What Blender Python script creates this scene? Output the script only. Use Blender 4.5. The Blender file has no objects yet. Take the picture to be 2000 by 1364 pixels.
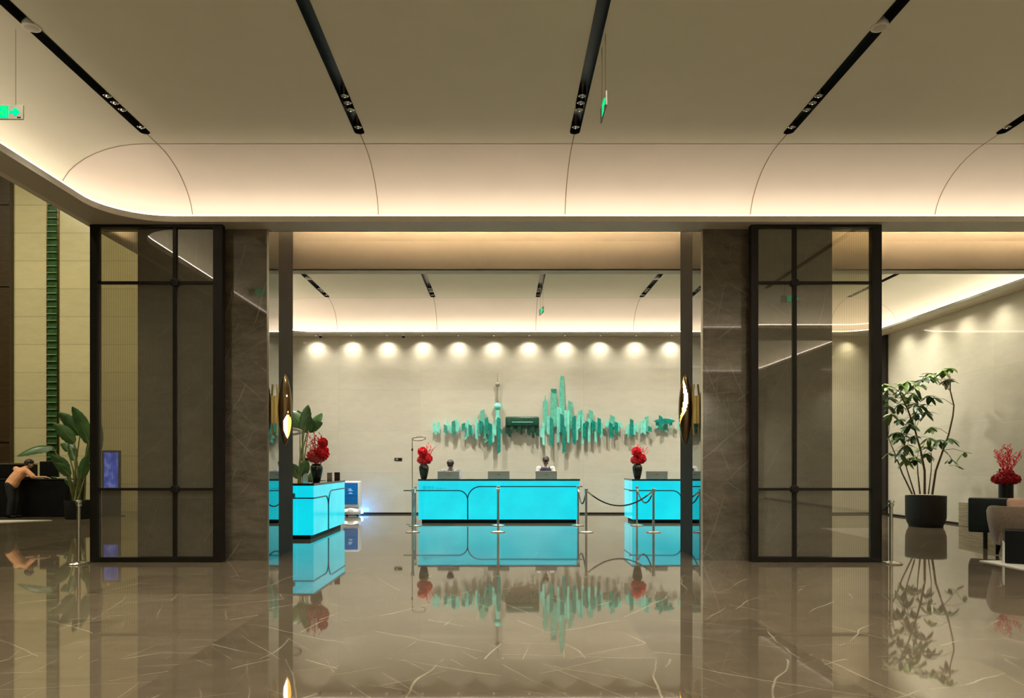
import bpy, bmesh, math, random
from mathutils import Vector, Matrix, Quaternion
R = math.radians
PI = math.pi
rnd = random.Random(7)
scene = bpy.context.scene
COL = scene.collection

# ------------------------------------------------------------------ camera
F = 1450.0; CX = 980.0; CY = 905.0; EYE = 1.5          # focal length and vanishing point in 2000 x 1364 pixels
cam_data = bpy.data.cameras.new('camera')
cam_data.sensor_fit = 'HORIZONTAL'; cam_data.sensor_width = 36.0
cam_data.lens = F / 2000 * 36.0
cam_data.shift_x = (1000 - CX) / 2000
cam_data.shift_y = (CY - 682) / 2000
cam_data.clip_end = 200
cam = bpy.data.objects.new('camera', cam_data); COL.objects.link(cam)
cam.location = (0, 0, EYE); cam.rotation_euler = (R(90), 0, 0)
scene.camera = cam

# ------------------------------------------------------------------ world, exposure
world = bpy.data.worlds.new('world'); scene.world = world; world.use_nodes = True
world.node_tree.nodes['Background'].inputs[0].default_value = (0.9, 0.9, 0.75, 1)
world.node_tree.nodes['Background'].inputs[1].default_value = 0.02
scene.view_settings.view_transform = 'Standard'; scene.view_settings.look = 'None'
scene.view_settings.exposure = 0.0; scene.view_settings.gamma = 1.0
scene.view_settings.use_curve_mapping = False
cy = scene.cycles
cy.use_denoising = True; cy.max_bounces = 10; cy.diffuse_bounces = 5; cy.glossy_bounces = 5
cy.transparent_max_bounces = 12; cy.transmission_bounces = 6
cy.sample_clamp_indirect = 6.0; cy.caustics_reflective = False; cy.caustics_refractive = False

def lamp(kind, name, loc, energy, color=(1, 1, 1), rot=(0, 0, 0), parent=None, **kw):
    d = bpy.data.lights.new(name, kind); d.energy = energy; d.color = color
    for k, v in kw.items(): setattr(d, k, v)
    o = bpy.data.objects.new(name, d); COL.objects.link(o)
    o.location = loc; o.rotation_euler = rot
    if parent: o.parent = parent
    return o
WARM = (1.0, 0.82, 0.66); NEUT = (1.0, 0.95, 0.80)
LED_FRONT, LED_REC, LED_SOFFIT = 12.0, 16.0, 950.0
# unseen fill lamps added to brighten the left atrium and the rear hall
for (x, y) in ((-16, 17), (-11, 17), (-16, 11), (-10, 9)):
    lamp('AREA', 'atrium_fill', (x, y, 11.6), 420, (1.0, 0.93, 0.66), shape='DISK', size=1.2)
for (x, y) in ((-4, 1.6), (2, 1.6), (8, 1.6), (-4, -8.2), (2, -8.2), (8, -8.2)):
    lamp('SPOT', 'rear_fill', (x, y, 5.09), 1500, NEUT, spot_size=R(140), spot_blend=1.0, shadow_soft_size=0.06)

# ------------------------------------------------------------------ helpers
def at(px, py, d):
    """point that lies at depth d behind picture position px, py"""
    return Vector(((px - CX) * d / F, d, EYE + (CY - py) * d / F))

def lin(r, g, b):
    f = lambda c: (c / 255 / 12.92) if c / 255 <= 0.04045 else ((c / 255 + 0.055) / 1.055) ** 2.4
    return (f(r), f(g), f(b))

class NT:
    def __init__(s, name):
        s.m = bpy.data.materials.new(name); s.m.use_nodes = True
        s.t = s.m.node_tree; s.t.nodes.clear()
    def n(s, typ, ins=None, **kw):
        nd = s.t.nodes.new(typ)
        for k, v in kw.items(): setattr(nd, k, v)
        for k, v in (ins or {}).items():
            sock = nd.inputs[k]
            if hasattr(v, 'is_output') or isinstance(v, bpy.types.NodeSocket): s.t.links.new(v, sock)
            else: sock.default_value = v
        return nd
    def out(s, shader):
        o = s.n('ShaderNodeOutputMaterial'); s.t.links.new(shader, o.inputs[0]); return s.m
    def math(s, op, a, b=None, c=None, clamp=False):
        ins = {0: a}
        if b is not None: ins[1] = b
        if c is not None: ins[2] = c
        nd = s.n('ShaderNodeMath', ins, operation=op); nd.use_clamp = clamp
        return nd.outputs[0]
    def mix(s, fac, a, b, blend='MIX'):
        nd = s.n('ShaderNodeMix', {0: fac, 6: a, 7: b}, data_type='RGBA', blend_type=blend)
        return nd.outputs[2]
    def ramp(s, fac, stops):
        nd = s.n('ShaderNodeValToRGB', {0: fac}); e = nd.color_ramp.elements
        while len(e) < len(stops): e.new(0.5)
        for i, (p, c) in enumerate(stops):
            e[i].position = p; e[i].color = (c, c, c, 1) if isinstance(c, (int, float)) else (*c, 1)
        return nd.outputs[0]
    def coords(s):
        return s.n('ShaderNodeTexCoord').outputs['Object']

def c4(c): return (c[0], c[1], c[2], 1)

def mat(name, color, rough=0.5, metal=0.0, spec=0.5, var=0.12, scale=6.0, stretch=(1, 1, 1), bump=0.0, emit=None, estr=0.0, coat=0.0, sheen=0.0, trans=0.0):
    t = NT(name); co = t.coords()
    mp = t.n('ShaderNodeMapping', {0: co, 3: stretch})
    nz = t.n('ShaderNodeTexNoise', {'Vector': mp.outputs[0], 'Scale': scale, 'Detail': 4.0})
    lo = tuple(max(0, c * (1 - var)) for c in color); hi = tuple(min(1, c * (1 + var)) for c in color)
    colr = t.ramp(nz.outputs['Fac'], [(0.3, lo), (0.7, hi)])
    ins = {'Base Color': colr, 'Roughness': rough, 'Metallic': metal, 'Specular IOR Level': spec, 'Coat Weight': coat, 'Sheen Weight': sheen, 'Transmission Weight': trans}
    if emit is not None:
        ins['Emission Color'] = c4(emit); ins['Emission Strength'] = estr
    if bump:
        ins['Normal'] = t.n('ShaderNodeBump', {'Strength': bump, 'Distance': 0.01, 'Height': nz.outputs['Fac']}).outputs[0]
    return t.out(t.n('ShaderNodeBsdfPrincipled', ins).outputs[0])

def glow(name, color, strength):
    t = NT(name)
    return t.out(t.n('ShaderNodeEmission', {0: c4(color), 1: strength}).outputs[0])

def tag(o, label=None, cat=None, group=None, kind=None):
    if label: o['label'] = label
    if cat: o['category'] = cat
    if group: o['group'] = group
    if kind: o['kind'] = kind
    return o

def thing(name, label, cat, loc=(0, 0, 0), rz=0.0, group=None):
    o = bpy.data.objects.new(name, None); COL.objects.link(o)
    o.empty_display_size = 0.2
    o.location = loc; o.rotation_euler = (0, 0, rz)
    return tag(o, label, cat, group)

def copy_tree(o, parent=None):
    c = o.copy(); COL.objects.link(c)
    if parent is not None: c.parent = parent
    for ch in [x for x in KIDS.get(o.name, [])]:
        copy_tree(ch, c)
    return c
KIDS = {}

class MB:
    def __init__(s): s.bm = bmesh.new()
    def face(s, pts, mi=0):
        f = s.bm.faces.new([s.bm.verts.new(p) for p in pts]); f.material_index = mi; return f
    def box(s, x0, x1, y0, y1, z0, z1, bev=0.0, seg=2, M=None, mi=0):
        b = bmesh.new()
        v = [b.verts.new(p) for p in ((x0, y0, z0), (x1, y0, z0), (x1, y1, z0), (x0, y1, z0), (x0, y0, z1), (x1, y0, z1), (x1, y1, z1), (x0, y1, z1))]
        for q in ((0, 3, 2, 1), (4, 5, 6, 7), (0, 1, 5, 4), (1, 2, 6, 5), (2, 3, 7, 6), (3, 0, 4, 7)): b.faces.new([v[i] for i in q])
        if bev: bmesh.ops.bevel(b, geom=list(b.edges), offset=bev, segments=seg, affect='EDGES', profile=0.5)
        s.merge(b, M, mi)
    def merge(s, b, M=None, mi=0):
        if M is not None: bmesh.ops.transform(b, matrix=M, verts=b.verts)
        for f in b.faces: f.material_index = mi
        me = bpy.data.meshes.new('t'); b.to_mesh(me); b.free(); s.bm.from_mesh(me); bpy.data.meshes.remove(me)
    def tube(s, pts, rad, n=10, cap=True, flat=1.0, mi=0):
        pts = [Vector(p) for p in pts]
        if isinstance(rad, (int, float)): rad = [rad] * len(pts)
        rings = []; up = None
        for i, p in enumerate(pts):
            a = pts[max(i - 1, 0)]; c = pts[min(i + 1, len(pts) - 1)]
            d = (c - a).normalized()
            if up is None: up = Vector((0, 0, 1)) if abs(d.z) < 0.9 else Vector((0, 1, 0))
            u = d.cross(up).normalized(); w = u.cross(d).normalized(); up = w
            rings.append([s.bm.verts.new(p + rad[i] * (math.cos(2 * PI * k / n) * u + flat * math.sin(2 * PI * k / n) * w)) for k in range(n)])
        for a, b in zip(rings, rings[1:]):
            for k in range(n):
                f = s.bm.faces.new((a[k], a[(k + 1) % n], b[(k + 1) % n], b[k])); f.material_index = mi
        if cap:
            s.bm.faces.new(rings[0][::-1]).material_index = mi; s.bm.faces.new(rings[-1]).material_index = mi
    def lathe(s, prof, n=28, c=(0, 0, 0), axis='z', cap=True, mi=0):
        c = Vector(c); rings = []
        for r, h in prof:
            ring = []
            for k in range(n):
                a = 2 * PI * k / n
                p = (r * math.cos(a), r * math.sin(a), h)
                if axis == 'y': p = (p[0], h, p[1])
                if axis == 'x': p = (h, p[0], p[1])
                ring.append(s.bm.verts.new(c + Vector(p)))
            rings.append(ring)
        for a, b in zip(rings, rings[1:]):
            for k in range(n): s.bm.faces.new((a[k], a[(k + 1) % n], b[(k + 1) % n], b[k])).material_index = mi
        if cap:
            s.bm.faces.new(rings[0][::-1]).material_index = mi; s.bm.faces.new(rings[-1]).material_index = mi
    def ball(s, c, r, u=14, v=9, sc=(1, 1, 1), M=None, mi=0):
        b = bmesh.new(); bmesh.ops.create_uvsphere(b, u_segments=u, v_segments=v, radius=r)
        m = Matrix.Translation(c) @ (M or Matrix.Identity(4)) @ Matrix.Diagonal((*sc, 1))
        s.merge(b, m, mi)
    def cap(s, p0, p1, r0, r1, n=12):
        p0 = Vector(p0); p1 = Vector(p1)
        s.ball(p0, r0, n, 8); s.ball(p1, r1, n, 8)
        if (p1 - p0).length > 1e-4: s.tube([p0, p1], [r0, r1], n)
    def prism(s, pts2, y0, y1, mi=0):
        """outline in x,z extruded from y0 to y1"""
        a = [s.bm.verts.new((x, y0, z)) for x, z in pts2]; b = [s.bm.verts.new((x, y1, z)) for x, z in pts2]
        s.bm.faces.new(a).material_index = mi; s.bm.faces.new(b[::-1]).material_index = mi
        n = len(a)
        for i in range(n): s.bm.faces.new((a[i], b[i], b[(i + 1) % n], a[(i + 1) % n])).material_index = mi
    def build(s, name, m, parent=None, smooth=None, recalc=True):
        if recalc: bmesh.ops.recalc_face_normals(s.bm, faces=s.bm.faces)
        me = bpy.data.meshes.new(name); s.bm.to_mesh(me); s.bm.free()
        for x in (m if isinstance(m, (list, tuple)) else [m]): me.materials.append(x)
        if smooth is not None:
            me.polygons.foreach_set('use_smooth', [True] * len(me.polygons))
            if smooth < 179: me.set_sharp_from_angle(angle=R(smooth))
        o = bpy.data.objects.new(name, me); COL.objects.link(o)
        if parent is not None:
            o.parent = parent; KIDS.setdefault(parent.name, []).append(o)
        return o

def struct(o): o['kind'] = 'structure'; return o
def bake(o, mods):
    """apply modifiers without operators"""
    for typ, kw in mods:
        m = o.modifiers.new('m', typ)
        for k, v in kw.items(): setattr(m, k, v)
    dg = bpy.context.evaluated_depsgraph_get(); dg.update()
    me = bpy.data.meshes.new_from_object(o.evaluated_get(dg), preserve_all_data_layers=True, depsgraph=dg)
    o.modifiers.clear(); old = o.data; o.data = me; bpy.data.meshes.remove(old)
    me.name = o.name
    me.polygons.foreach_set('use_smooth', [True] * len(me.polygons))
    return o

# ------------------------------------------------------------------ materials
def marble(name, base, vein, rough, cell, vscale, vamt, spec=0.5, tone=0.10, wave=0.0, axes='xy', mott=0.25, joint=0.0, ior=1.5, warp=0.05):
    t = NT(name); co = t.coords()
    sp = t.n('ShaderNodeSeparateXYZ', {0: co})
    ax = {'x': sp.outputs[0], 'y': sp.outputs[1], 'z': sp.outputs[2]}
    u, v = ax[axes[0]], ax[axes[1]]
    uu = t.math('DIVIDE', u, cell[0]); vv = t.math('DIVIDE', v, cell[1])
    cu = t.math('FLOOR', uu); cv = t.math('FLOOR', vv)
    cid = t.n('ShaderNodeCombineXYZ', {0: cu, 1: cv, 2: 0.0})
    wn = t.n('ShaderNodeTexWhiteNoise', {'Vector': cid.outputs[0]}, noise_dimensions='3D')
    off = t.n('ShaderNodeVectorMath', {0: wn.outputs['Color'], 3: 37.0}, operation='SCALE')
    uv = t.n('ShaderNodeCombineXYZ', {0: u, 1: v, 2: 0.0})
    p = t.n('ShaderNodeVectorMath', {0: uv.outputs[0], 1: off.outputs[0]}, operation='ADD').outputs[0]
    nz = t.n('ShaderNodeTexNoise', {'Vector': p, 'Scale': 1.3, 'Detail': 6.0, 'Roughness': 0.62})
    dis = t.n('ShaderNodeVectorMath', {0: nz.outputs['Color'], 3: warp}, operation='SCALE').outputs[0]
    pd = t.n('ShaderNodeVectorMath', {0: p, 1: dis}, operation='ADD').outputs[0]
    fac = None
    for ang, fr, w, amt, seed, th in ((30, vscale, 0.0062, 1.0, 3.1, 0.46), (-42, vscale * 1.25, 0.005, 0.8, 7.3, 0.48), (68, vscale * 1.9, 0.004, 0.5, 11.7, 0.50), (-14, vscale * 2.6, 0.004, 0.45, 17.9, 0.50)):
        an = t.math('MULTIPLY_ADD', wn.outputs['Value'], 0.9, R(ang) - 0.45)
        pv = t.n('ShaderNodeVectorRotate', {'Vector': pd, 'Angle': an}, rotation_type='Z_AXIS').outputs[0]
        q = t.n('ShaderNodeVectorMath', {0: pv, 1: (seed, seed * 2, seed)}, operation='ADD').outputs[0]
        wv = t.n('ShaderNodeTexNoise', {'Vector': q, 'Scale': 0.42, 'Detail': 3.0, 'Roughness': 0.5})
        uq = t.n('ShaderNodeSeparateXYZ', {0: q}).outputs[0]
        ph = t.math('FRACT', t.math('ADD', t.math('MULTIPLY', uq, fr), t.math('MULTIPLY', wv.outputs['Fac'], 0.9)))
        dd = t.math('DIVIDE', t.math('ABSOLUTE', t.math('SUBTRACT', ph, 0.5)), fr)
        line = t.ramp(dd, [(0.0, amt), (w * 0.7, amt * 0.6), (w * 2.0, 0.0)])
        mk = t.n('ShaderNodeTexNoise', {'Vector': q, 'Scale': 1.1, 'Detail': 4.0})
        mask = t.ramp(mk.outputs['Fac'], [(th - 0.03, 0.0), (th + 0.13, 1.0)])
        l2 = t.math('MULTIPLY', line, mask)
        fac = l2 if fac is None else t.math('MAXIMUM', fac, l2)
    fac = t.math('MULTIPLY', fac, vamt)
    mo = t.n('ShaderNodeTexNoise', {'Vector': t.n('ShaderNodeMapping', {0: pd, 2: (0, 0, R(20)), 3: (1, 2.6, 1)}).outputs[0], 'Scale': 2.2, 'Detail': 8.0, 'Roughness': 0.66})
    lo = tuple(c * (1 - mott) for c in base); hi = tuple(c * (1 + mott) for c in base)
    col = t.ramp(mo.outputs['Fac'], [(0.28, lo), (0.72, hi)])
    tn = t.math('MULTIPLY_ADD', wn.outputs['Value'], 2 * tone, 1 - tone)
    col = t.n('ShaderNodeVectorMath', {0: col, 3: tn}, operation='SCALE').outputs[0]
    col = t.mix(fac, col, c4(vein))
    if joint:
        fu = t.math('FRACT', uu); fv = t.math('FRACT', vv)
        du = t.math('MULTIPLY', t.math('MINIMUM', fu, t.math('SUBTRACT', 1.0, fu)), cell[0])
        dv = t.math('MULTIPLY', t.math('MINIMUM', fv, t.math('SUBTRACT', 1.0, fv)), cell[1])
        jd = t.math('LESS_THAN', t.math('MINIMUM', du, dv), joint)
        col = t.mix(t.math('MULTIPLY', jd, 0.45), col, c4(tuple(c * 0.4 for c in base)))
    ins = {'Base Color': col, 'Roughness': rough, 'Specular IOR Level': spec, 'IOR': ior}
    if wave:
        wz = t.n('ShaderNodeTexNoise', {'Vector': p, 'Scale': 1.4, 'Detail': 2.0})
        ins['Normal'] = t.n('ShaderNodeBump', {'Strength': wave, 'Distance': 0.004, 'Height': wz.outputs['Fac']}).outputs[0]
    return t.out(t.n('ShaderNodeBsdfPrincipled', ins).outputs[0])

M = {}
M['floor'] = marble('polished brown marble', (0.122, 0.094, 0.062), (0.50, 0.43, 0.32), 0.028, (1.2, 1.42), 1.3, 0.66, spec=0.62, tone=0.17, wave=0.05, mott=0.16, joint=0.003, ior=1.6)
M['column'] = marble('dark brown marble', (0.115, 0.096, 0.070), (0.30, 0.27, 0.21), 0.035, (4.0, 1.22), 2.2, 0.60, spec=0.7, axes='xz', tone=0.12, mott=0.45, joint=0.003)
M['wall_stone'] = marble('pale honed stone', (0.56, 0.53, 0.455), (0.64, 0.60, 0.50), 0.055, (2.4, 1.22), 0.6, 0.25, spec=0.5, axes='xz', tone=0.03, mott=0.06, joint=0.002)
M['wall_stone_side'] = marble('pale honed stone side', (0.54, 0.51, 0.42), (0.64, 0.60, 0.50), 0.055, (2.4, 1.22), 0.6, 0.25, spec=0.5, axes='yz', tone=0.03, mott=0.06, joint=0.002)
M['atrium_stone'] = marble('cream limestone tiles', (0.52, 0.46, 0.27), (0.56, 0.50, 0.33), 0.22, (20.0, 0.86), 0.6, 0.2, spec=0.4, axes='xz', tone=0.05, mott=0.07, joint=0.012)
M['travertine'] = mat('striped travertine', (0.30, 0.26, 0.17), 0.3, var=0.35, scale=5, stretch=(0.4, 0.4, 7))
M['paint'] = mat('ceiling paint', (0.78, 0.73, 0.65), 0.7, var=0.015, scale=2)
M['paint_flat'] = mat('olive grey ceiling paint', (0.74, 0.735, 0.61), 0.7, var=0.015, scale=2)
M['seam'] = mat('shadow gap', (0.22, 0.16, 0.10), 0.7)
M['soffit'] = mat('taupe soffit paint', (0.60, 0.49, 0.37), 0.7, var=0.02)
M['lip'] = mat('cornice paint', (0.55, 0.52, 0.44), 0.5, var=0.02)
M['led_front'] = glow('front cove strip light', WARM, LED_FRONT)
M['led_rec'] = glow('reception cove strip light', WARM, LED_REC)
M['led_soffit'] = glow('soffit strip light', (1.0, 0.78, 0.48), LED_SOFFIT)
M['black_metal'] = mat('blackened bronze', (0.010, 0.008, 0.006), 0.4, spec=0.25, var=0.2)
M['channel'] = mat('black channel paint', (0.014, 0.015, 0.015), 0.35)
M['chrome'] = mat('chrome', (0.75, 0.74, 0.70), 0.12, metal=1.0, var=0.03)
M['steel'] = mat('brushed steel', (0.55, 0.53, 0.48), 0.22, metal=1.0, var=0.08, stretch=(1, 1, 0.1))
M['lens'] = glow('downlight lens', (1.0, 0.95, 0.85), 3.0)
M['white'] = mat('white plastic', (0.75, 0.74, 0.68), 0.4, var=0.03)
M['mirror'] = mat('grey tinted mirror', (0.42, 0.44, 0.42), 0.02, metal=1.0, var=0.03)
M['portal'] = mat('dark bronze jamb', (0.020, 0.019, 0.016), 0.6, spec=0.12)
M['brass'] = mat('antique brass', (0.17, 0.115, 0.055), 0.25, metal=1.0, var=0.15, stretch=(1, 1, 0.2))
M['gold'] = mat('bright gold leaf', (0.95, 0.68, 0.25), 0.3, metal=0.6, var=0.1)
M['lampglow'] = glow('lit lamp tube', (1.0, 0.84, 0.52), 9.0)
M['granite'] = mat('black granite', (0.020, 0.020, 0.022), 0.08, var=0.4, scale=60)
M['trim'] = mat('dark blue steel trim', (0.010, 0.05, 0.075), 0.3, metal=0.7)
M['wood_dark'] = mat('dark walnut', (0.040, 0.024, 0.008), 0.4, var=0.3, scale=4, stretch=(1, 1, 8))
M['black'] = mat('matt black', (0.005, 0.005, 0.005), 0.5, spec=0.15)
M['monitor'] = mat('pewter monitor casing', (0.30, 0.29, 0.24), 0.4, var=0.04)
M['logo'] = mat('dark logo', (0.10, 0.10, 0.09), 0.4)
M['skin'] = mat('skin', (0.50, 0.30, 0.20), 0.5, var=0.06, scale=14)
M['hair'] = mat('black hair', (0.014, 0.011, 0.010), 0.45, var=0.3, scale=60, bump=0.5)
M['hair_brown'] = mat('dark brown hair', (0.035, 0.016, 0.012), 0.45, var=0.3, scale=60, bump=0.5)
M['eye'] = mat('eye', (0.03, 0.02, 0.015), 0.15)
M['lips'] = mat('lips', (0.34, 0.13, 0.10), 0.5)
M['orange_cloth'] = mat('peach cotton', (0.72, 0.34, 0.17), 0.8, var=0.12, scale=9, sheen=0.2)
M['black_cloth'] = mat('black cloth', (0.010, 0.010, 0.012), 0.85)
M['navy_cloth'] = mat('navy waistcoat cloth', (0.035, 0.038, 0.075), 0.85, var=0.3, scale=30)
M['stripe_cloth'] = mat('pale grey patterned shirt cloth', (0.26, 0.27, 0.32), 0.85, var=0.45, scale=18)
M['white_cloth'] = mat('white shirt cloth', (0.62, 0.60, 0.60), 0.85, var=0.1, scale=14)
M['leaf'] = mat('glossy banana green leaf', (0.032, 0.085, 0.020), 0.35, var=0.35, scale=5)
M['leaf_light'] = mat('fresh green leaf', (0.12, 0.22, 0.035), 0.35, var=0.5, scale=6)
M['stem'] = mat('green stem', (0.12, 0.13, 0.035), 0.5, var=0.3)
M['bark'] = mat('brown bark', (0.10, 0.062, 0.032), 0.8, var=0.35, scale=22, bump=0.4)
M['pot'] = mat('charcoal green planter', (0.010, 0.012, 0.011), 0.55, spec=0.25)
M['soil'] = mat('soil', (0.03, 0.02, 0.012), 0.9, scale=40, bump=0.6)
M['vase'] = mat('glazed black green vase', (0.008, 0.013, 0.010), 0.12)
M['red'] = mat('red petals', (0.90, 0.028, 0.055), 0.45, var=0.4, scale=20)
M['crimson'] = mat('crimson petals', (0.42, 0.006, 0.022), 0.5, var=0.4, scale=25)
M['pink'] = mat('coral pink petals', (0.85, 0.12, 0.13), 0.45, var=0.35, scale=18)
M['rope'] = mat('dark velvet rope', (0.020, 0.022, 0.030), 0.75)
M['robot_white'] = mat('white robot shell', (0.74, 0.76, 0.80), 0.2, var=0.02)
M['robot_blue'] = mat('royal blue robot door', (0.005, 0.085, 0.30), 0.25, var=0.08, emit=(0.0, 0.16, 0.50), estr=0.35)
M['robot_mark'] = mat('pale printed mark', (0.25, 0.50, 0.75), 0.4, emit=(0.2, 0.5, 0.8), estr=0.3)
M['headlight'] = glow('white robot lamp', (0.85, 0.97, 1.0), 2.5)
M['bluelight'] = glow('blue robot lamp', (0.06, 0.36, 1.0), 60.0)
M['exit_green'] = glow('lit exit green', (0.0, 0.98, 0.38), 1.1)
M['exit_panel'] = mat('clear sign panel', (0.15, 0.14, 0.10), 0.25)
M['exit_dark'] = mat('unlit figure green', (0.0, 0.30, 0.04), 0.5, emit=(0.0, 0.45, 0.02), estr=0.5)
M['glass_l'] = mat('pale aqua glass', (0.22, 0.72, 0.63), 0.12, var=0.16, scale=9, emit=None)
M['glass_m'] = mat('sea green glass', (0.12, 0.48, 0.38), 0.12, var=0.2, scale=12)
M['glass_d'] = mat('deep teal glass', (0.008, 0.24, 0.20), 0.12, var=0.3, scale=12)
M['glass_x'] = mat('emerald glass', (0.002, 0.055, 0.034), 0.3, var=0.6, scale=16)
def blue_screen():
    t = NT('lit blue display'); nz = t.n('ShaderNodeTexNoise', {'Vector': t.coords(), 'Scale': 4.0, 'Detail': 3.0})
    col = t.ramp(nz.outputs['Fac'], [(0.3, (0.03, 0.05, 0.42)), (0.5, (0.05, 0.12, 0.85)), (0.62, (0.25, 0.35, 0.95)), (0.75, (0.45, 0.08, 0.40))])
    return t.out(t.n('ShaderNodeEmission', {0: col, 1: 0.8}).outputs[0])
M['screen_blue'] = blue_screen()
M['teal_fabric'] = mat('dark teal leather', (0.008, 0.015, 0.017), 0.5, spec=0.25, var=0.1)
M['tan_fabric'] = mat('taupe bouclé fabric', (0.17, 0.125, 0.085), 0.9, var=0.2, scale=50, sheen=0.2)
M['pink_fabric'] = mat('dusty pink cushion', (0.48, 0.30, 0.21), 0.85, var=0.1)
M['rug'] = mat('pale wool rug', (0.52, 0.50, 0.43), 0.9, var=0.12, scale=40)
M['brown_leather'] = mat('brown leather', (0.06, 0.045, 0.028), 0.5)
M['green_glass'] = mat('bottle green glass slabs', (0.030, 0.075, 0.026), 0.15, var=0.35, scale=7)
M['green_edge'] = mat('pale green glass edge', (0.16, 0.26, 0.12), 0.2)  # paler green than the backing, for the slabs
M['photo'] = mat('grey photograph', (0.30, 0.28, 0.25), 0.5, var=0.5, scale=9)
M['dark_photo'] = mat('dark photograph', (0.05, 0.03, 0.02), 0.4, var=0.6, scale=9)

def cyan_panel():
    t = NT('backlit turquoise panel'); co = t.coords()
    nz = t.n('ShaderNodeTexNoise', {'Vector': co, 'Scale': 1.7, 'Detail': 5.0})
    col = t.ramp(nz.outputs['Fac'], [(0.3, (0.0, 0.66, 0.83)), (0.7, (0.0, 0.80, 0.93))])
    return t.out(t.n('ShaderNodeBsdfPrincipled', {'Base Color': (0.01, 0.10, 0.12, 1), 'Roughness': 0.12, 'Emission Color': col, 'Emission Strength': 0.93}).outputs[0])
M['cyan'] = cyan_panel()

def fluted():
    t = NT('smoked fluted glass'); co = t.coords()
    sx = t.n('ShaderNodeSeparateXYZ', {0: co}).outputs[0]
    ph = t.math('SINE', t.math('MULTIPLY', sx, 2 * PI / 0.035))
    tr = t.ramp(t.math('MULTIPLY_ADD', ph, 0.5, 0.5), [(0.0, (0.52, 0.49, 0.38)), (1.0, (0.66, 0.625, 0.50))])
    a = t.n('ShaderNodeBsdfTransparent', {0: tr}).outputs[0]
    b = t.n('ShaderNodeBsdfPrincipled', {'Base Color': (0.32, 0.29, 0.21, 1), 'Roughness': 0.25}).outputs[0]
    g = t.n('ShaderNodeBsdfGlossy', {'Color': (1, 1, 1, 1), 'Roughness': 0.02}).outputs[0]
    m1 = t.n('ShaderNodeMixShader', {0: 0.22, 1: a, 2: b}).outputs[0]
    m2 = t.n('ShaderNodeMixShader', {0: 0.13, 1: m1, 2: g}).outputs[0]
    return t.out(m2)
M['fluted'] = fluted()
# ------------------------------------------------------------------ the room shell
XR, YB = 11.15, 21.8                                   # right wall, back wall
def plate(name, m, x0, x1, y0, y1, z0, z1):
    b = MB(); b.box(x0, x1, y0, y1, z0, z1); return struct(b.build(name, m))
plate('floor', M['floor'], -20.2, 11.9, -9.2, 23.4, -0.1, 0.0)
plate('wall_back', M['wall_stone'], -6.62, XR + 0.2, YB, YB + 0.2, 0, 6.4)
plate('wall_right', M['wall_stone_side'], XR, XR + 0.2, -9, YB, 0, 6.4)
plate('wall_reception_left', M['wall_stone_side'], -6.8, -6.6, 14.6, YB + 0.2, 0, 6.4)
plate('wall_rear', M['wall_stone'], -20, XR, -9.2, -9.0, 0, 12)
plate('wall_atrium', M['atrium_stone'], -15.05, -6.8, 22.9, 23.1, 0, 12)
b = MB(); b.box(-20, -15.05, 22.7, 23.1, 0, 12)
for z in (2.15, 6.9, 9.4): b.box(-20, -15.05, 22.66, 22.7, z, z + 0.12)
struct(b.build('wall_atrium_panel', M['wood_dark']))
plate('wall_left', M['wood_dark'], -20.2, -20, -9, 23.1, 0, 12)
plate('wall_upper', M['paint'], -6.3, -6.2, -9, 14.6, 5.11, 12)
plate('wall_upper.001', M['paint'], -6.9, -6.62, 14.6, 22.9, 5.3, 12)
plate('baseboard_back', M['black'], -6.6, XR, YB - 0.012, YB, 0, 0.05)
plate('baseboard_right', M['black'], XR - 0.012, XR, -9, YB, 0, 0.05)
b = MB(); b.box(-20.2, -6.2, -9, 23.1, 12, 12.1); struct(b.build('ceiling', M['paint']))

def ring(x0, x1, y0, y1, Rc, t, z, n=12, Rn=None):
    pts = []; Rn = Rn or Rc; m = max(Rn, t)
    for (cx, cyy, a0) in ((x1 - m, y0 + m, -90), (x1 - Rc, y1 - Rc, 0), (x0 + Rc, y1 - Rc, 90), (x0 + Rc, y0 + Rc, 180)):
        r = max((Rn if a0 == -90 else Rc) - t, 0.0)
        for k in range(n + 1):
            a = R(a0 + 90 * k / n); pts.append(Vector((cx + r * math.cos(a), cyy + r * math.sin(a), z)))
    return pts
def sweep(b, rings, mi=0, closed=True):
    for p, q in zip(rings, rings[1:]):
        vp = [b.bm.verts.new(v) for v in p]; vq = [b.bm.verts.new(v) for v in q]
        n = len(p)
        for k in range(n):
            k2 = (k + 1) % n
            if (p[k] - p[k2]).length < 1e-6 and (q[k] - q[k2]).length < 1e-6: continue
            try:
                f = b.bm.faces.new((vp[k], vp[k2], vq[k2], vq[k])); f.material_index = mi
            except ValueError: pass
    bmesh.ops.remove_doubles(b.bm, verts=b.bm.verts, dist=1e-5)

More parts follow.
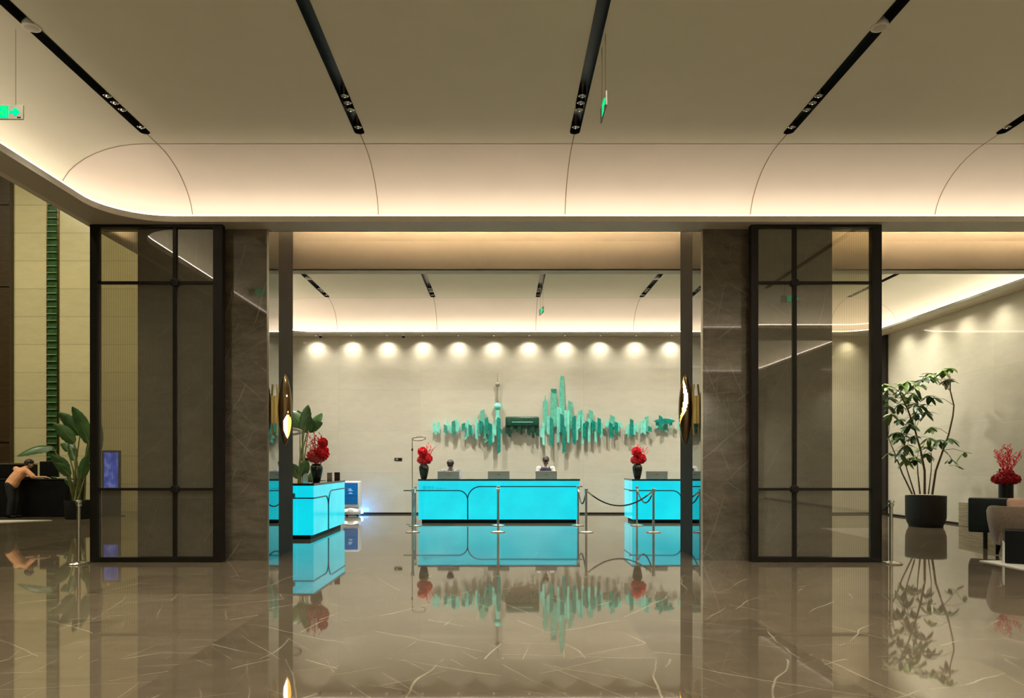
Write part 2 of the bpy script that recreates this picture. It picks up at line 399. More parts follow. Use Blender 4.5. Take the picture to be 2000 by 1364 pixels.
SW = 0.066                                             # half width of a light channel
def tray(x0, x1, y0, y1, zc, zl, zb, Rc, slots, led, seams_y=(), lip_w=0.30, Rn=None):
    """coffered ceiling with a rounded cove; zl = top of the lip, zb = its underside"""
    a = Rc; bb = zc - zl
    prof = [(0.0, zb + 0.03)] + [(a * (1 - math.cos(R(90 * i / 10))), zl + bb * math.sin(R(90 * i / 10))) for i in range(11)]
    b = MB()
    sweep(b, [ring(x0, x1, y0, y1, Rc, t, z, Rn=Rn) for t, z in prof], 2)
    for f in b.bm.faces:
        if min(v.co.y for v in f.verts) > y1 - Rc - 1e-3: f.material_index = 0
    fx0, fx1, fy0, fy1 = x0 + a, x1 - a, y0 + a, y1 - a
    xs = fx0; FL = 2
    for sx, sy0, sy1 in slots:
        b.face([(xs, fy0, zc), (sx - SW, fy0, zc), (sx - SW, fy1, zc), (xs, fy1, zc)], FL)
        xs = sx + SW
        for (yy, ye, sg) in ((sy1 - SW, fy1, 1), (sy0 + SW, fy0, -1)):
            arc = [(sx + SW * math.cos(PI * k / 10), yy + sg * SW * math.sin(PI * k / 10), zc) for k in range(11)]
            b.face(arc + [(sx - SW, ye, zc), (sx + SW, ye, zc)], FL)
    b.face([(xs, fy0, zc), (fx1, fy0, zc), (fx1, fy1, zc), (xs, fy1, zc)], FL)
    g = 0.004; hw = 0.006                              # fine joints between the ceiling panels
    for sx, sy0, sy1 in slots:
        for side, s_end in ((1, sy1), (-1, sy0)):
            ed = y1 if side > 0 else y0
            pts = [(ed - side * (t + g), z - g * (0.2 if i < 4 else 1)) for i, (t, z) in enumerate(prof[1:])] + [(s_end, zc - g)]
            for (ya, za), (yb_, zb_) in zip(pts, pts[1:]):
                b.face([(sx - hw, ya, za), (sx + hw, ya, za), (sx + hw, yb_, zb_), (sx - hw, yb_, zb_)], 1)
    for ys in seams_y:
        pl = [(x0 + t + g, z - g * (0.2 if i < 4 else 1)) for i, (t, z) in enumerate(prof[1:])]
        pr = [(x1 - t - g, z - g * (0.2 if i < 4 else 1)) for i, (t, z) in enumerate(prof[1:])][::-1]
        pts = pl + pr
        for (xa, za), (xb, zb_) in zip(pts, pts[1:]):
            b.face([(xa, ys - hw, za), (xa, ys + hw, za), (xb, ys + hw, zb_), (xb, ys - hw, zb_)], 1)
    struct(b.build('ceiling', [M['paint'], M['seam'], M['paint_flat']], recalc=False, smooth=35))
    # lip: underside, inner face, top and the trough behind it
    w = lip_w; b = MB()
    sweep(b, [ring(x0, x1, y0, y1, Rc, t, z, Rn=Rn) for t, z in ((-0.0, zb), (w, zb), (w, zl), (w - 0.03, zl), (w - 0.03, zb + 0.03), (0.0, zb + 0.03))])
    for (cx, cyy, a0) in ((x1, y0, -90), (x1, y1, 0), (x0, y1, 90), (x0, y0, 180)):
        rc = (Rn or Rc) if a0 == -90 else Rc
        ccx = cx - math.copysign(rc, cx - (x0 + x1) / 2); ccy = cyy - math.copysign(rc, cyy - (y0 + y1) / 2)
        arc = [(ccx + rc * math.cos(R(a0 + 90 * k / 12)), ccy + rc * math.sin(R(a0 + 90 * k / 12)), zb) for k in range(13)]
        b.face(arc + [(cx, cyy, zb)])
    struct(b.build('trim_1', M['lip'], recalc=False))
    b = MB(); sweep(b, [ring(x0, x1, y0, y1, Rc, t, zb + 0.035, Rn=Rn) for t in (0.14, 0.20)])
    sweep(b, [ring(x0, x1, y0, y1, Rc, w + 0.001, z, Rn=Rn) for z in (zl - 0.001, zl + 0.016)])
    o = b.build('light_strip', led, recalc=False)
    return o

FX = [-4.74, -1.89, 0.97, 3.81, 6.64]                   # channel positions
fs = [(x, 3.9, 9.92) for x in FX]
ls = tray(-6.09, 10.35, 2.38, 11.40, 5.90, 5.20, 5.11, 1.17, fs, M['led_front'], seams_y=(10.22,))
tag(ls, 'warm white strip light hidden behind the cornice of the front hall ceiling', 'strip light')
RXS = [-4.77, -1.88, 0.99, 3.82, 6.66, 9.5]
rs = [(x, 16.0, 20.32) for x in RXS]
ls = tray(-6.46, 10.86, 14.3, 21.56, 6.05, 5.268, 5.215, 1.16, rs, M['led_rec'], seams_y=(20.39,), lip_w=0.28, Rn=0.35)
tag(ls, 'warm white strip light hidden behind the cornice of the reception ceiling', 'strip light')
ls = tray(-6.09, 10.35, -7.2, 1.0, 5.90, 5.20, 5.11, 1.05, [], M['led_front'])
tag(ls, 'warm white strip light in the cornice behind the camera', 'strip light')
# flat soffits between and around the coffers
b = MB()
b.box(-6.2, XR, 11.40, 11.5, 5.11, 5.13); b.box(-6.2, XR, 11.5, 11.63, 5.125, 5.135); b.box(-6.2, XR, 11.615, 11.63, 5.125, 5.172)  # last box: unseen upstand added to shield the back wall from the strip
b.box(10.35, XR, -9, 11.40, 5.11, 5.13); b.box(-6.2, -6.09, -9, 11.40, 5.11, 5.13)
b.box(-6.09, 10.35, 1.0, 2.38, 5.11, 5.13); b.box(-6.09, 10.35, -9, -7.2, 5.11, 5.13)
struct(b.build('ceiling', M['lip']))
b = MB(); 
for (ya, za), (yb, zb) in zip(((11.5, 5.84), (12.5, 5.76), (13.5, 5.54)), ((12.5, 5.76), (13.5, 5.54), (14.3, 5.235))):
    b.face([(-6.7, ya, za), (XR, ya, za), (XR, yb, zb), (-6.7, yb, zb)])
b.box(-6.7, -6.46, 14.3, YB, 5.215, 5.23); b.box(10.86, XR, 14.3, YB, 5.215, 5.23); b.box(-6.46, 10.86, 21.56, YB, 5.215, 5.23)
struct(b.build('ceiling', M['soffit'], smooth=35))
b = MB(); b.box(-6.2, XR, 11.545, 11.55, 5.148, 5.172)
tag(b.build('light_strip', M['led_soffit']), 'amber strip light hidden behind the bulkhead above the glass screens', 'strip light')

# ------------------------------------------------------------------ ceiling light channels
def channel(kind, sx, sy0, sy1, zc, label, group, spots, power):
    root = thing('light_channel', label, 'ceiling light', (sx, sy1, zc), 0, group)
    L = sy0 - sy1
    out = [(SW * math.cos(PI * k / 10), -SW + SW * math.sin(PI * k / 10)) for k in range(11)] + [(SW * math.cos(PI + PI * k / 10), L + SW + SW * math.sin(PI + PI * k / 10)) for k in range(11)]
    b = MB(); h = 0.10
    n = len(out)
    lo = [b.bm.verts.new((x, y, -0.004)) for x, y in out]; hi = [b.bm.verts.new((x, y, h)) for x, y in out]
    for k in range(n): b.bm.faces.new((lo[k], lo[(k + 1) % n], hi[(k + 1) % n], hi[k]))
    b.bm.faces.new(hi)
    b.build('housing', M['channel'], root, recalc=True)
    for yy in spots:
        b = MB(); b.lathe([(0.030, 0.10), (0.046, 0.10), (0.048, 0.012), (0.040, 0.008), (0.034, 0.03), (0.030, 0.05)], 20, (0, yy - sy1, 0), cap=False)
        s = b.build('spotlight', M['chrome'], root, smooth=40)
        b = MB(); b.lathe([(0.001, 0.046), (0.031, 0.046)], 20, (0, yy - sy1, 0), cap=False)
        b.build('lens', M['lens'], s)
    if power:
        for yy, pw in ((spots[1], power[0]), (sy0 + (sy1 - sy0) * (0.5 if kind == 'f' else 0.18), power[1])):
            lamp('SPOT', 'beam', (0, yy - sy1, 0.0), pw, NEUT, parent=root, spot_size=R(120), spot_blend=1.0, shadow_soft_size=0.04)
    return root
nm = ['leftmost', 'second from the left', 'middle', 'fourth from the left', 'rightmost']
for i, x in enumerate(FX):
    lb = ['long black recessed light channel at the far left of the front hall ceiling', 'long black recessed light channel left of centre in the front hall ceiling', 'long black recessed light channel right of centre in the front hall, beside a green sign', 'long black recessed light channel right in the front hall ceiling, holding a white disc', 'black recessed light channel cut by the right edge of the photo'][i]
    channel('f', x, 3.9, 9.92, 5.90, lb, 'light channels of the front hall', (8.92, 9.09, 9.27, 9.75), (380, 360))
for i, x in enumerate(RXS):
    lb = ['short grey light channel at the left end of the reception ceiling', 'second light channel from the left in the reception ceiling', 'third light channel from the left in the reception ceiling, above the gatehouse art', 'light channel in the reception ceiling nearest the right marble column', 'light channel of the reception ceiling hidden behind the right glass screen', 'thin dark light channel in the reception ceiling right of the right glass screen'][i]
    channel('r', x, 16.0, 20.32, 6.05, lb, 'light channels of the reception ceiling', (19.4, 19.58, 19.76, 20.15), (860, 330))
for (x, y, z, lb) in ((FX[0], 7.48, 5.90, 'round white ceiling speaker in the far left light channel of the front hall'), (FX[3], 7.48, 5.90, 'round white ceiling speaker in the right light channel of the front hall'),
                      (RXS[0], 18.3, 6.05, 'round white ceiling speaker in the left light channel of the reception'), (RXS[3], 18.3, 6.05, 'round white ceiling speaker in the right light channel of the reception')):
    root = thing('ceiling_speaker', lb, 'speaker', (x, y, z), 0, 'white discs in the light channels')
    b = MB(); b.lathe([(0.03, 0.10), (0.085, 0.03), (0.088, -0.012), (0.07, -0.016)], 28); b.build('rim', M['white'], root, smooth=40)
    b = MB(); b.lathe([(0.002, -0.022), (0.05, -0.020), (0.066, -0.016)], 24); b.build('grille', M['lip'], root, smooth=40)

# ------------------------------------------------------------------ marble columns
def column(x0, x1, side, label):
    root = thing('marble_column', label, 'column', ((x0 + x1) / 2, 11.45, 0), 0, 'marble columns of the reception opening')
    w = (x1 - x0) / 2
    b = MB(); b.box(-w + 0.005, w - 0.005, 0.0, 1.30, 0, 5.60); b.build('cladding', M['column'], root)
    xa = w * side
    b = MB(); b.box(min(xa, xa - 0.02 * side), max(xa, xa - 0.02 * side), 0.012, 0.50, 0, 5.60); b.build('mirror_strip', M['mirror'], root)
    b = MB(); b.box(min(xa, xa - 0.02 * side), max(xa, xa - 0.02 * side), 0.50, 1.31, 0, 5.60); b.build('jamb', M['portal'], root)
    b = MB(); b.box(min(xa, xa - 0.03 * side), max(xa, xa - 0.03 * side), -0.006, 0.012, 0, 5.31); b.build('corner_bead', M['steel'], root)
column(-5.62, -3.59, 1, 'tall brown marble column on the left of the reception opening')
column(3.07, 5.10, -1, 'tall brown marble column on the right of the reception opening')

# ------------------------------------------------------------------ glass screens
def screen(x0, x1, gx0, gx1, mx, label):
    root = thing('glass_screen', label, 'screen', ((x0 + x1) / 2, 11.27, 0), 0, 'fluted glass screens beside the columns')
    c = (x0 + x1) / 2; zt = 5.105; zs = (0.065, 1.104, 4.236, zt)
    b = MB()
    b.box(x0 - c, gx0 - c, -0.06, 0.06, 0, zt); b.box(gx1 - c, x1 - c, -0.06, 0.06, 0, zt)
    b.box(gx0 - c, gx1 - c, -0.06, 0.06, 0, 0.075); b.box(gx0 - c, gx1 - c, -0.06, 0.06, zt - 0.04, zt)
    b.build('outer_frame', M['black_metal'], root)
    b = MB(); b.box(mx - c - 0.026, mx - c + 0.026, -0.035, 0.035, 0.07, zt - 0.03); b.build('mullion', M['black_metal'], root)
    for z in zs[1:3]:
        b = MB(); b.box(gx0 - c, gx1 - c, -0.03, 0.03, z - 0.020, z + 0.020); b.build('transom', M['black_metal'], root)
        b = MB(); b.lathe([(0.04, -0.055), (0.062, -0.05), (0.066, -0.03), (0.066, 0.03), (0.062, 0.05), (0.04, 0.055)], 8, (mx - c, 0, z), 'y'); b.build('boss', M['black_metal'], root)
    for xa, xb in ((gx0, mx - 0.026), (mx + 0.026, gx1)):
        for za, zb in zip(zs, zs[1:]):
            b = MB(); n = 2; pr = []
            for i in range(n + 1):
                x = xa + (xb - xa) * i / n; pr.append((x - c, 0.0))
            for (xp, yp), (xq, yq) in zip(pr, pr[1:]):
                b.face([(xp, yp, za + 0.018), (xq, yq, za + 0.018), (xq, yq, zb - 0.018), (xp, yp, zb - 0.018)])
            bmesh.ops.remove_doubles(b.bm, verts=b.bm.verts, dist=1e-5)
            b.build('pane', M['fluted'], root, smooth=60)
screen(-6.22, -4.22, -6.11, -4.36, -4.955, 'black framed fluted glass screen left of the reception opening')
screen(3.77, 5.74, 3.875, 5.60, 4.44, 'black framed fluted glass screen right of the reception opening')

# ------------------------------------------------------------------ brass sconces on the column sides
def sconce(x, sgn, label):
    """spindle shaped brass shade on a bracket; sgn = +1 hangs off a face that looks to +x"""
    root = thing('wall_sconce', label, 'wall lamp', (x, 11.74, 2.345), 0, 'brass sconces in the reception opening')
    H = 0.57; rm = 0.105; N = 40; K = 40
    rr = lambda t: rm * (max(0.0, 1 - abs(t) ** 2.2)) ** 0.75 + 0.002
    cx = 0.165 * sgn
    b = MB(); vs = {}
    def keep(t, ang):
        # the shade is cut open along a curved slot that runs from the top round to the bottom
        c0 = (198 + 62 * math.sin(PI * (t + 0.35) / 1.3)) if sgn < 0 else (318 - 20 * (t + 0.45))
        hw_ = (19 * max(0, 1 - ((t - 0.28) / 0.68) ** 2) ** 0.6) if sgn < 0 else (52 * max(0.0, 1 - ((t + 0.47) / 0.32) ** 2) ** 0.8)
        d = (ang - c0 + 180) % 360 - 180
        return abs(d) > hw_
    def V(i, k):
        key = (i, k % K)
        if key not in vs:
            t = -1 + 2 * i / N; a = 2 * PI * k / K
            vs[key] = b.bm.verts.new((cx + rr(t) * math.cos(a), rr(t) * math.sin(a), t * H))
        return vs[key]
    for i in range(N):
        for k in range(K):
            if keep(-1 + 2 * (i + .5) / N, 360 * (k + .5) / K): b.bm.faces.new((V(i, k), V(i, k + 1), V(i + 1, k + 1), V(i + 1, k)))
    sh = b.build('shade', [M['brass'], M['gold']], root, smooth=180)
    m = sh.modifiers.new('wall', 'SOLIDIFY'); m.thickness = 0.007; m.offset = -1; m.material_offset = 1; m.material_offset_rim = 1
    b = MB(); b.lathe([(0.004, -0.47), (0.03, -0.44), (0.036, -0.2), (0.036, 0.2), (0.03, 0.44), (0.004, 0.47)], 16, (cx, 0, 0)); b.build('lamp_tube', M['lampglow'], root, smooth=60)
    b = MB(); b.box(min(0.0, 0.05 * sgn), max(0.0, 0.05 * sgn), -0.03, 0.03, -0.22, 0.22, 0.004); b.build('bracket', M['gold'], root)
    pts = [(0.055 * sgn + 0.02 * sgn * (i / 8 - 0) ** 2 * 0, -0.0, -0.40 + 0.80 * i / 8) for i in range(9)]
    pts = [((0.032 + 0.022 * (1 - ((i - 8) / 8) ** 2)) * sgn, 0.0, -0.40 + 0.05 * i) for i in range(17)]
    b = MB(); b.tube(pts, 0.016, 8, flat=1.0); b.build('back_bow', M['gold'], root, smooth=40)
    return root
sconce(-3.59, 1, 'brass spindle sconce on the left column beside the cyan desk plant')
sconce(3.07, -1, 'brass spindle sconce on the right column with a long bright slot')
# ------------------------------------------------------------------ reception desks
def desk(loc, rz, L, label, D=0.95, sign=False, ext=(0.0, 0.0)):
    root = thing('reception_desk', label, 'desk', loc, rz, 'backlit reception desks')
    b = MB(); b.box(0.08, L - 0.08, 0.08, D - 0.08, 0, 0.09); b.build('plinth', M['black'], root)
    b = MB(); b.box(0, L, 0, 0.32, 0.085, 1.055, 0.012, 2); b.box(0, 0.10, 0.32, D, 0.085, 1.055, 0.01, 2); b.box(L - 0.10, L, 0.32, D, 0.085, 1.055, 0.01, 2)
    b.build('lit_front', M['cyan'], root)
    b = MB(); b.box(-0.012, L + 0.012, -0.012, 0.36, 1.056, 1.10, 0.006, 1); b.box(-0.012, 0.12, 0.36, D + 0.01, 1.056, 1.10, 0.006, 1); b.box(L - 0.12, L + 0.012, 0.36, D + 0.01, 1.056, 1.10, 0.006, 1)
    b.build('countertop', M['granite'], root)
    b = MB(); b.box(0.10, L - 0.10, 0.32, D, 0.72, 0.76); b.build('worktop', M['wood_dark'], root)
    # thin steel seams: two panels with rounded upper corners that meet at one upright
    sx = 1.235; za, zb = 0.812, 0.912; ra, rb = 0.235, 0.32; y = -0.006
    left = [(-0.01 - ext[0], za)] + [(sx - ra + ra * math.sin(R(90 * i / 10)), za - ra + ra * math.cos(R(90 * i / 10))) for i in range(11)] + [(sx, 0.09)]
    right = [(L + 0.01 + ext[1], zb)] + [(sx + rb - rb * math.sin(R(90 * i / 10)), zb - rb + rb * math.cos(R(90 * i / 10))) for i in range(11)] + [(sx + 0.004, 0.09)]
    for pts, yy in ((left, D), (right, D)):
        b = MB(); b.tube([(x, y, z) for x, z in pts], 0.0135, 8)
        xe, ze = (0.0, za) if pts is left else (L, zb)
        o = -0.006 if pts is left else 0.006
        b.tube([(xe + o, y, ze), (xe + o, D, ze)], 0.0135, 8)
        b.build('seam_trim', M['trim'], root, smooth=40)
    if sign:
        for txt, x, z, s in (('接待处', 0.10, 0.845, 0.105), ('Reception', 0.44, 0.850, 0.062)):
            cu = bpy.data.curves.new('t', 'FONT'); cu.body = txt; cu.size = s; cu.extrude = 0.002
            to = bpy.data.objects.new('t', cu); COL.objects.link(to); bpy.context.view_layer.update()
            dg = bpy.context.evaluated_depsgraph_get(); me = bpy.data.meshes.new_from_object(to.evaluated_get(dg))
            bpy.data.objects.remove(to); me.materials.clear(); me.materials.append(M['letter'])
            o = bpy.data.objects.new('lettering', me); COL.objects.link(o); o.parent = root
            o.location = (x, -0.003, z); o.rotation_euler = (R(90), 0, 0)
    return root
M['letter'] = mat('faint blue green lettering', (0.0, 0.20, 0.26), 0.4, emit=(0.0, 0.30, 0.38), estr=0.6)
desk((-2.09, 18.6, 0), 0, 4.04, 'glowing cyan reception desk in the middle, under the skyline art', sign=True, ext=(0.36, 0.06))
desk((3.27, 18.6, 0), 0, 4.04, 'glowing cyan reception desk on the right, partly behind the marble column', ext=(0.07, 0.0), D=1.2)
desk((-3.69, 14.55, 0), R(90), 2.9, 'glowing cyan reception desk on the left, standing end on to the photo')
for k, (dx, w) in enumerate(((-4.15, 0.22), (-4.42, 0.25))):
    b = MB(); b.box(-w / 2, w / 2, -0.05, 0.05, 0, 0.085, 0.02, 3)
    b.prism([(-w / 2 + 0.05, 0.085), (w / 2 - 0.05, 0.085), (w / 2 - 0.07, 0.10), (-w / 2 + 0.07, 0.10)], -0.03, 0.03)
    o = b.build('leather_folder', M['brown_leather']); o.location = (dx, 14.49, 0.826)
    tag(o, ['brown leather piece on the left desk rail, nearer the corner', 'brown leather piece on the left desk rail, nearer the sconce'][k], 'folder', 'leather pieces on the desk rail')

# ------------------------------------------------------------------ monitors
def monitor(x, y, z0, label):
    root = thing('computer_monitor', label, 'monitor', (x, y, z0), 0, 'monitors on the reception desks')
    b = MB(); b.box(-0.28, 0.28, -0.012, 0.02, 0.16, 0.535, 0.008, 2); b.build('casing', M['monitor'], root)
    b = MB(); b.box(-0.27, 0.27, 0.02, 0.024, 0.17, 0.525); b.build('display', M['black'], root)
    b = MB(); b.box(-0.035, 0.035, 0.024, 0.045, 0.02, 0.34, 0.004, 1); b.build('neck', M['steel'], root)
    b = MB(); b.box(-0.12, 0.12, -0.05, 0.12, 0, 0.02, 0.005, 1); b.build('foot', M['steel'], root)
    b = MB(); b.box(-0.036, 0.036, -0.0145, -0.0125, 0.436, 0.450); b.build('badge', M['logo'], root)
for x, lb in ((-1.38, 'grey monitor on the middle desk in front of the clerk with lowered black hair'), (-0.08, 'grey monitor at the middle of the central desk with nobody behind it'), (1.15, 'grey monitor on the middle desk in front of the clerk in a dark waistcoat'), (4.01, 'grey monitor on the right reception desk beside the flowers')):
    monitor(x, 19.2, 0.76, lb)

# ------------------------------------------------------------------ flowers
def bloom(b, c, r, n, petal, flat=1.0, seed=0, mi=0):
    g = PI * (3 - math.sqrt(5)); rg = random.Random(seed); c = Vector(c)
    for i in range(n):
        z = 1 - 2 * (i + 0.5) / n; q = math.sqrt(1 - z * z); a = g * i
        d = Vector((q * math.cos(a), q * math.sin(a), z * flat)).normalized()
        u = d.cross(Vector((0.3, 0.2, 0.9))).normalized(); w = d.cross(u)
        ang = rg.uniform(0, 6.28); u, w = u * math.cos(ang) + w * math.sin(ang), w * math.cos(ang) - u * math.sin(ang)
        p0 = c + d * r * 0.55; p1 = c + Vector((d.x, d.y, d.z * flat)) * r * rg.uniform(0.9, 1.08)
        s = petal
        f = [p0 - u * s * 0.3, p0 + u * s * 0.3, p1 + u * s * 0.55 - w * s * .2, p1 + d * s * 0.4 + w * s * .1, p1 - u * s * 0.55 - w * s * .2]
        b.face(f, mi)
    b.ball(c, r * 0.82, 12, 8, (1, 1, flat), mi=mi)
def twigs(b, base, n, h, spread, seed, bud=0.012, lean=(0, 0)):
    rg = random.Random(seed); base = Vector(base)
    for i in range(n):
        a = rg.uniform(0, 6.28); l = h * rg.uniform(0.65, 1.0); s = spread * rg.uniform(0.3, 1.0)
        tip = base + Vector((s * math.cos(a) + lean[0], s * math.sin(a) * 0.7 + lean[1], l)); mid = base.lerp(tip, 0.5) + Vector((rg.uniform(-.02, .02), rg.uniform(-.02, .02), 0))
        b.tube([base, mid, tip], [0.005, 0.004, 0.002], 5)
        for k in range(7):
            t = 0.45 + 0.55 * k / 6; p = base.lerp(tip, t); a2 = rg.uniform(0, 6.28)
            q = p + Vector((math.cos(a2), math.sin(a2) * .7, 0.9)) * l * 0.13
            b.tube([p, p.lerp(q, 0.6), q], [0.004, bud, 0.002], 5)
def heart(b, c, s, tilt, yaw):
    """anthurium flower: a heart shaped cupped bract"""
    m = Matrix.Translation(c) @ Matrix.Rotation(R(yaw), 4, 'Z') @ Matrix.Rotation(R(tilt), 4, 'X')
    pts = []
    for k in range(24):
        t = 2 * PI * k / 24
        pts.append((s * 0.062 * 16 * math.sin(t) ** 3, s * 0.062 * (13 * math.cos(t) - 5 * math.cos(2 * t) - 2 * math.cos(3 * t) - math.cos(4 * t))))
    ctr = b.bm.verts.new(m @ Vector((0, 0, -0.15 * s)))
    vv = [b.bm.verts.new(m @ Vector((x, y, 0.10 * s * (x * x + y * y) / (s * s)))) for x, y in pts]
    for k in range(24): b.bm.faces.new((ctr, vv[k], vv[(k + 1) % 24]))
def arrangement(loc, label, s=1.0, seed=1, kind=0):
    root = thing('flower_arrangement', label, 'flowers', loc, 0, 'red flowers in dark vases on the desks')
    b = MB(); b.lathe([(0.062, 0), (0.078, 0.01), (0.105, 0.12), (0.128, 0.24), (0.132, 0.30), (0.115, 0.35), (0.092, 0.37), (0.098, 0.385), (0.085, 0.385), (0.08, 0.33)], 28); b.build('vase', M['vase'], root, smooth=50)
    b = MB()
    for i in range(7):
        a = i * 0.9 + seed; b.tube([(0.03 * math.cos(a), 0.03 * math.sin(a), 0.30), (0.09 * math.cos(a), 0.07 * math.sin(a), 0.55 + 0.04 * (i % 3))], 0.006, 6)
    b.build('stems', M['stem'], root)
    spots = [((-0.03, -0.06, 0.71), 0.125, M['red']), ((0.10, -0.02, 0.53), 0.125, M['red']), ((-0.08, 0.0, 0.50), 0.10, M['pink'])] if kind == 0 else [((0.12, -0.03, 0.60), 0.15, M['red']), ((0.13, 0.02, 0.83), 0.105, M['red']), ((-0.06, -0.05, 0.55), 0.13, M['pink'])]
    for j, (c, r, m) in enumerate(spots):
        b = MB(); bloom(b, c, r, 120, r * 0.36, 1.0, seed + j); b.build('bloom', m, root)
    b = MB()
    for i in range(9):
        a = i * 2 * PI / 9 + 0.3 * seed
        heart(b, (0.13 * math.cos(a), 0.11 * math.sin(a), 0.44 + 0.03 * (i % 2)), 0.10, 50, math.degrees(a) - 90)
    b.build('anthurium', M['pink' if kind else 'red'], root)
    b = MB(); twigs(b, (0.03, 0, 0.42), 9, 0.50 if kind == 0 else 0.62, 0.20, seed * 3, lean=((0.10, 0) if kind == 0 else (-0.10, 0))); b.build('twig', M['pink'], root, smooth=60)
    root.scale = (s, s, s)
    return root
arrangement((-3.93, 15.75, 1.10), 'red and pink flowers in a black vase on the left desk', 1.0, 2, 1)
arrangement((-1.97, 18.78, 1.10), 'red flowers in a black vase at the left end of the middle desk', 0.96, 3, 0)
arrangement((3.43, 18.78, 1.10), 'red flowers in a black vase on the right desk', 0.96, 5, 0)
# tall vase in the lounge on the right
sb = thing('side_table', 'low dark side table carrying the crimson flowers in the lounge', 'table', (9.78, 14.4, 0))
b = MB(); b.lathe([(0.26, 0.46), (0.28, 0.47), (0.28, 0.49), (0.26, 0.50)], 32); b.build('table_top', M['granite'], sb, smooth=40)
b = MB(); b.lathe([(0.03, 0.01), (0.03, 0.46)], 14); b.lathe([(0.19, 0), (0.19, 0.012), (0.03, 0.02)], 28); b.build('base', M['black_metal'], sb, smooth=40)
fl = thing('flower_arrangement', 'crimson flowers with red twigs in a black cylinder vase in the lounge', 'flowers', (9.78, 14.4, 0.50))
b = MB(); b.lathe([(0.125, 0), (0.125, 0.63), (0.11, 0.63), (0.11, 0.5)], 28); b.build('vase', M['black_metal'], fl, smooth=50)
b = MB()
for i in range(11):
    a = i * 2 * PI / 10; q = 0.0 if i == 10 else 0.14
    bloom(b, (q * math.cos(a), q * math.sin(a), 0.69 + (0.10 if i == 10 else 0)), 0.105 if i < 10 else 0.15, 70, 0.035, 0.9, i)
b.build('bloom', M['crimson'], fl)
b = MB(); twigs(b, (0, 0, 0.72), 20, 0.60, 0.40, 9, 0.009); b.build('twig', M['red'], fl, smooth=60)

# ------------------------------------------------------------------ small things on and round the left desk
for (x, y, w, h, m, lb) in ((-3.93, 16.95, 0.115, 0.185, 'photo', 'small framed grey picture on the left desk, beside the vase'), (-3.78, 17.05, 0.125, 0.19, 'dark_photo', 'small framed dark picture at the far corner of the left desk')):
    root = thing('picture_frame', lb, 'picture frame', (x, y, 1.10), R(4), 'framed pictures on the left desk')
    b = MB(); b.box(-w / 2, w / 2, -0.008, 0.008, 0, h, 0.003, 1); b.build('frame', M['monitor'] if m == 'photo' else M['black_metal'], root)
    b = MB(); b.box(-w / 2 + 0.012, w / 2 - 0.012, -0.0105, -0.0085, 0.014, h - 0.012); b.build('picture', M[m], root)
    b = MB(); b.face([(-0.01, 0.008, h * 0.7), (0.01, 0.008, h * 0.7), (0.02, 0.07, 0.0), (-0.02, 0.07, 0.0)]); b.build('strut', M['black'], root)
b = MB(); b.prism([(-0.06, 0), (0.06, 0), (0.05, 0.16), (0.02, 0.19), (-0.02, 0.17), (-0.05, 0.13)], -0.003, 0.003)
b.box(-0.06, 0.06, -0.003, 0.06, 0, 0.004)
o = b.build('card', M['white']); o.location = (-4.13, 15.6, 1.10); tag(o, 'small white standing card on the left desk, left of the vase', 'card')

def ring_light(loc, label, rz=0, thick=0.014, white=False):
    root = thing('ring_stand', label, 'ring stand', loc, rz, 'upright stands that carry a ring')
    b = MB(); b.lathe([(0.15, 0), (0.15, 0.012), (0.02, 0.022)], 28); b.build('base', M['steel'], root, smooth=40)
    b = MB(); b.tube([(0, 0, 0.02), (0, 0, 2.08)], 0.011, 10); b.build('pole', M['steel'], root, smooth=60)
    b = MB(); b.lathe([(0.02, 1.80), (0.022, 1.83), (0.02, 1.86)], 12); b.build('clamp', M['black'], root, smooth=40)
    b = MB(); n = 36; c = Vector((0.165, 0, 2.10)); tl = R(-13)
    pts = [c + Matrix.Rotation(tl, 3, 'X') @ Matrix.Rotation(R(-5), 3, 'Y') @ Vector((0.165 * math.cos(2 * PI * k / n), 0.165 * math.sin(2 * PI * k / n), 0)) for k in range(n + 1)]
    b.tube(pts, thick, 8, cap=False); b.build('ring', M['white'] if white else M['steel'], root, smooth=60)
ring_light((-2.20, 18.25, 0), 'thin steel stand with a tilted ring left of the middle desk')
ring_light((-4.16, 14.15, 0), 'white ring on a stand just right of the left brass sconce', 0, 0.026, True)

# delivery robot
rb = thing('delivery_robot', 'white delivery robot with a blue door by the left desk', 'robot', (-4.25, 21.1, 0), R(0))
b = MB(); b.box(-0.235, 0.235, -0.22, 0.22, 0.26, 0.99, 0.035, 4); b.build('body', M['robot_white'], rb, smooth=40)
b = MB(); b.box(-0.20, 0.20, -0.235, -0.215, 0.34, 0.945, 0.012, 3); d = b.build('door', M['robot_blue'], rb, smooth=40)
b = MB(); b.box(-0.19, 0.19, -0.2365, -0.235, 0.575, 0.583); b.build('door_gap', M['black'], d)
b = MB()   # pale printed mark: a winged shape over a bar
b.prism([(-0.10, 0.80), (-0.045, 0.775), (0.0, 0.80), (0.045, 0.74), (0.085, 0.715), (-0.085, 0.715), (-0.04, 0.745)], -0.2375, -0.2355)
b.prism([(-0.06, 0.635), (0.07, 0.635), (0.04, 0.665), (0.0, 0.685), (-0.04, 0.66)], -0.2375, -0.2355)
b.build('mark', M['robot_mark'], d)
b = MB(); b.lathe([(0.20, 0.03), (0.245, 0.06), (0.255, 0.14), (0.235, 0.22), (0.18, 0.255)], 32); b.build('base', M['robot_white'], rb, smooth=50)
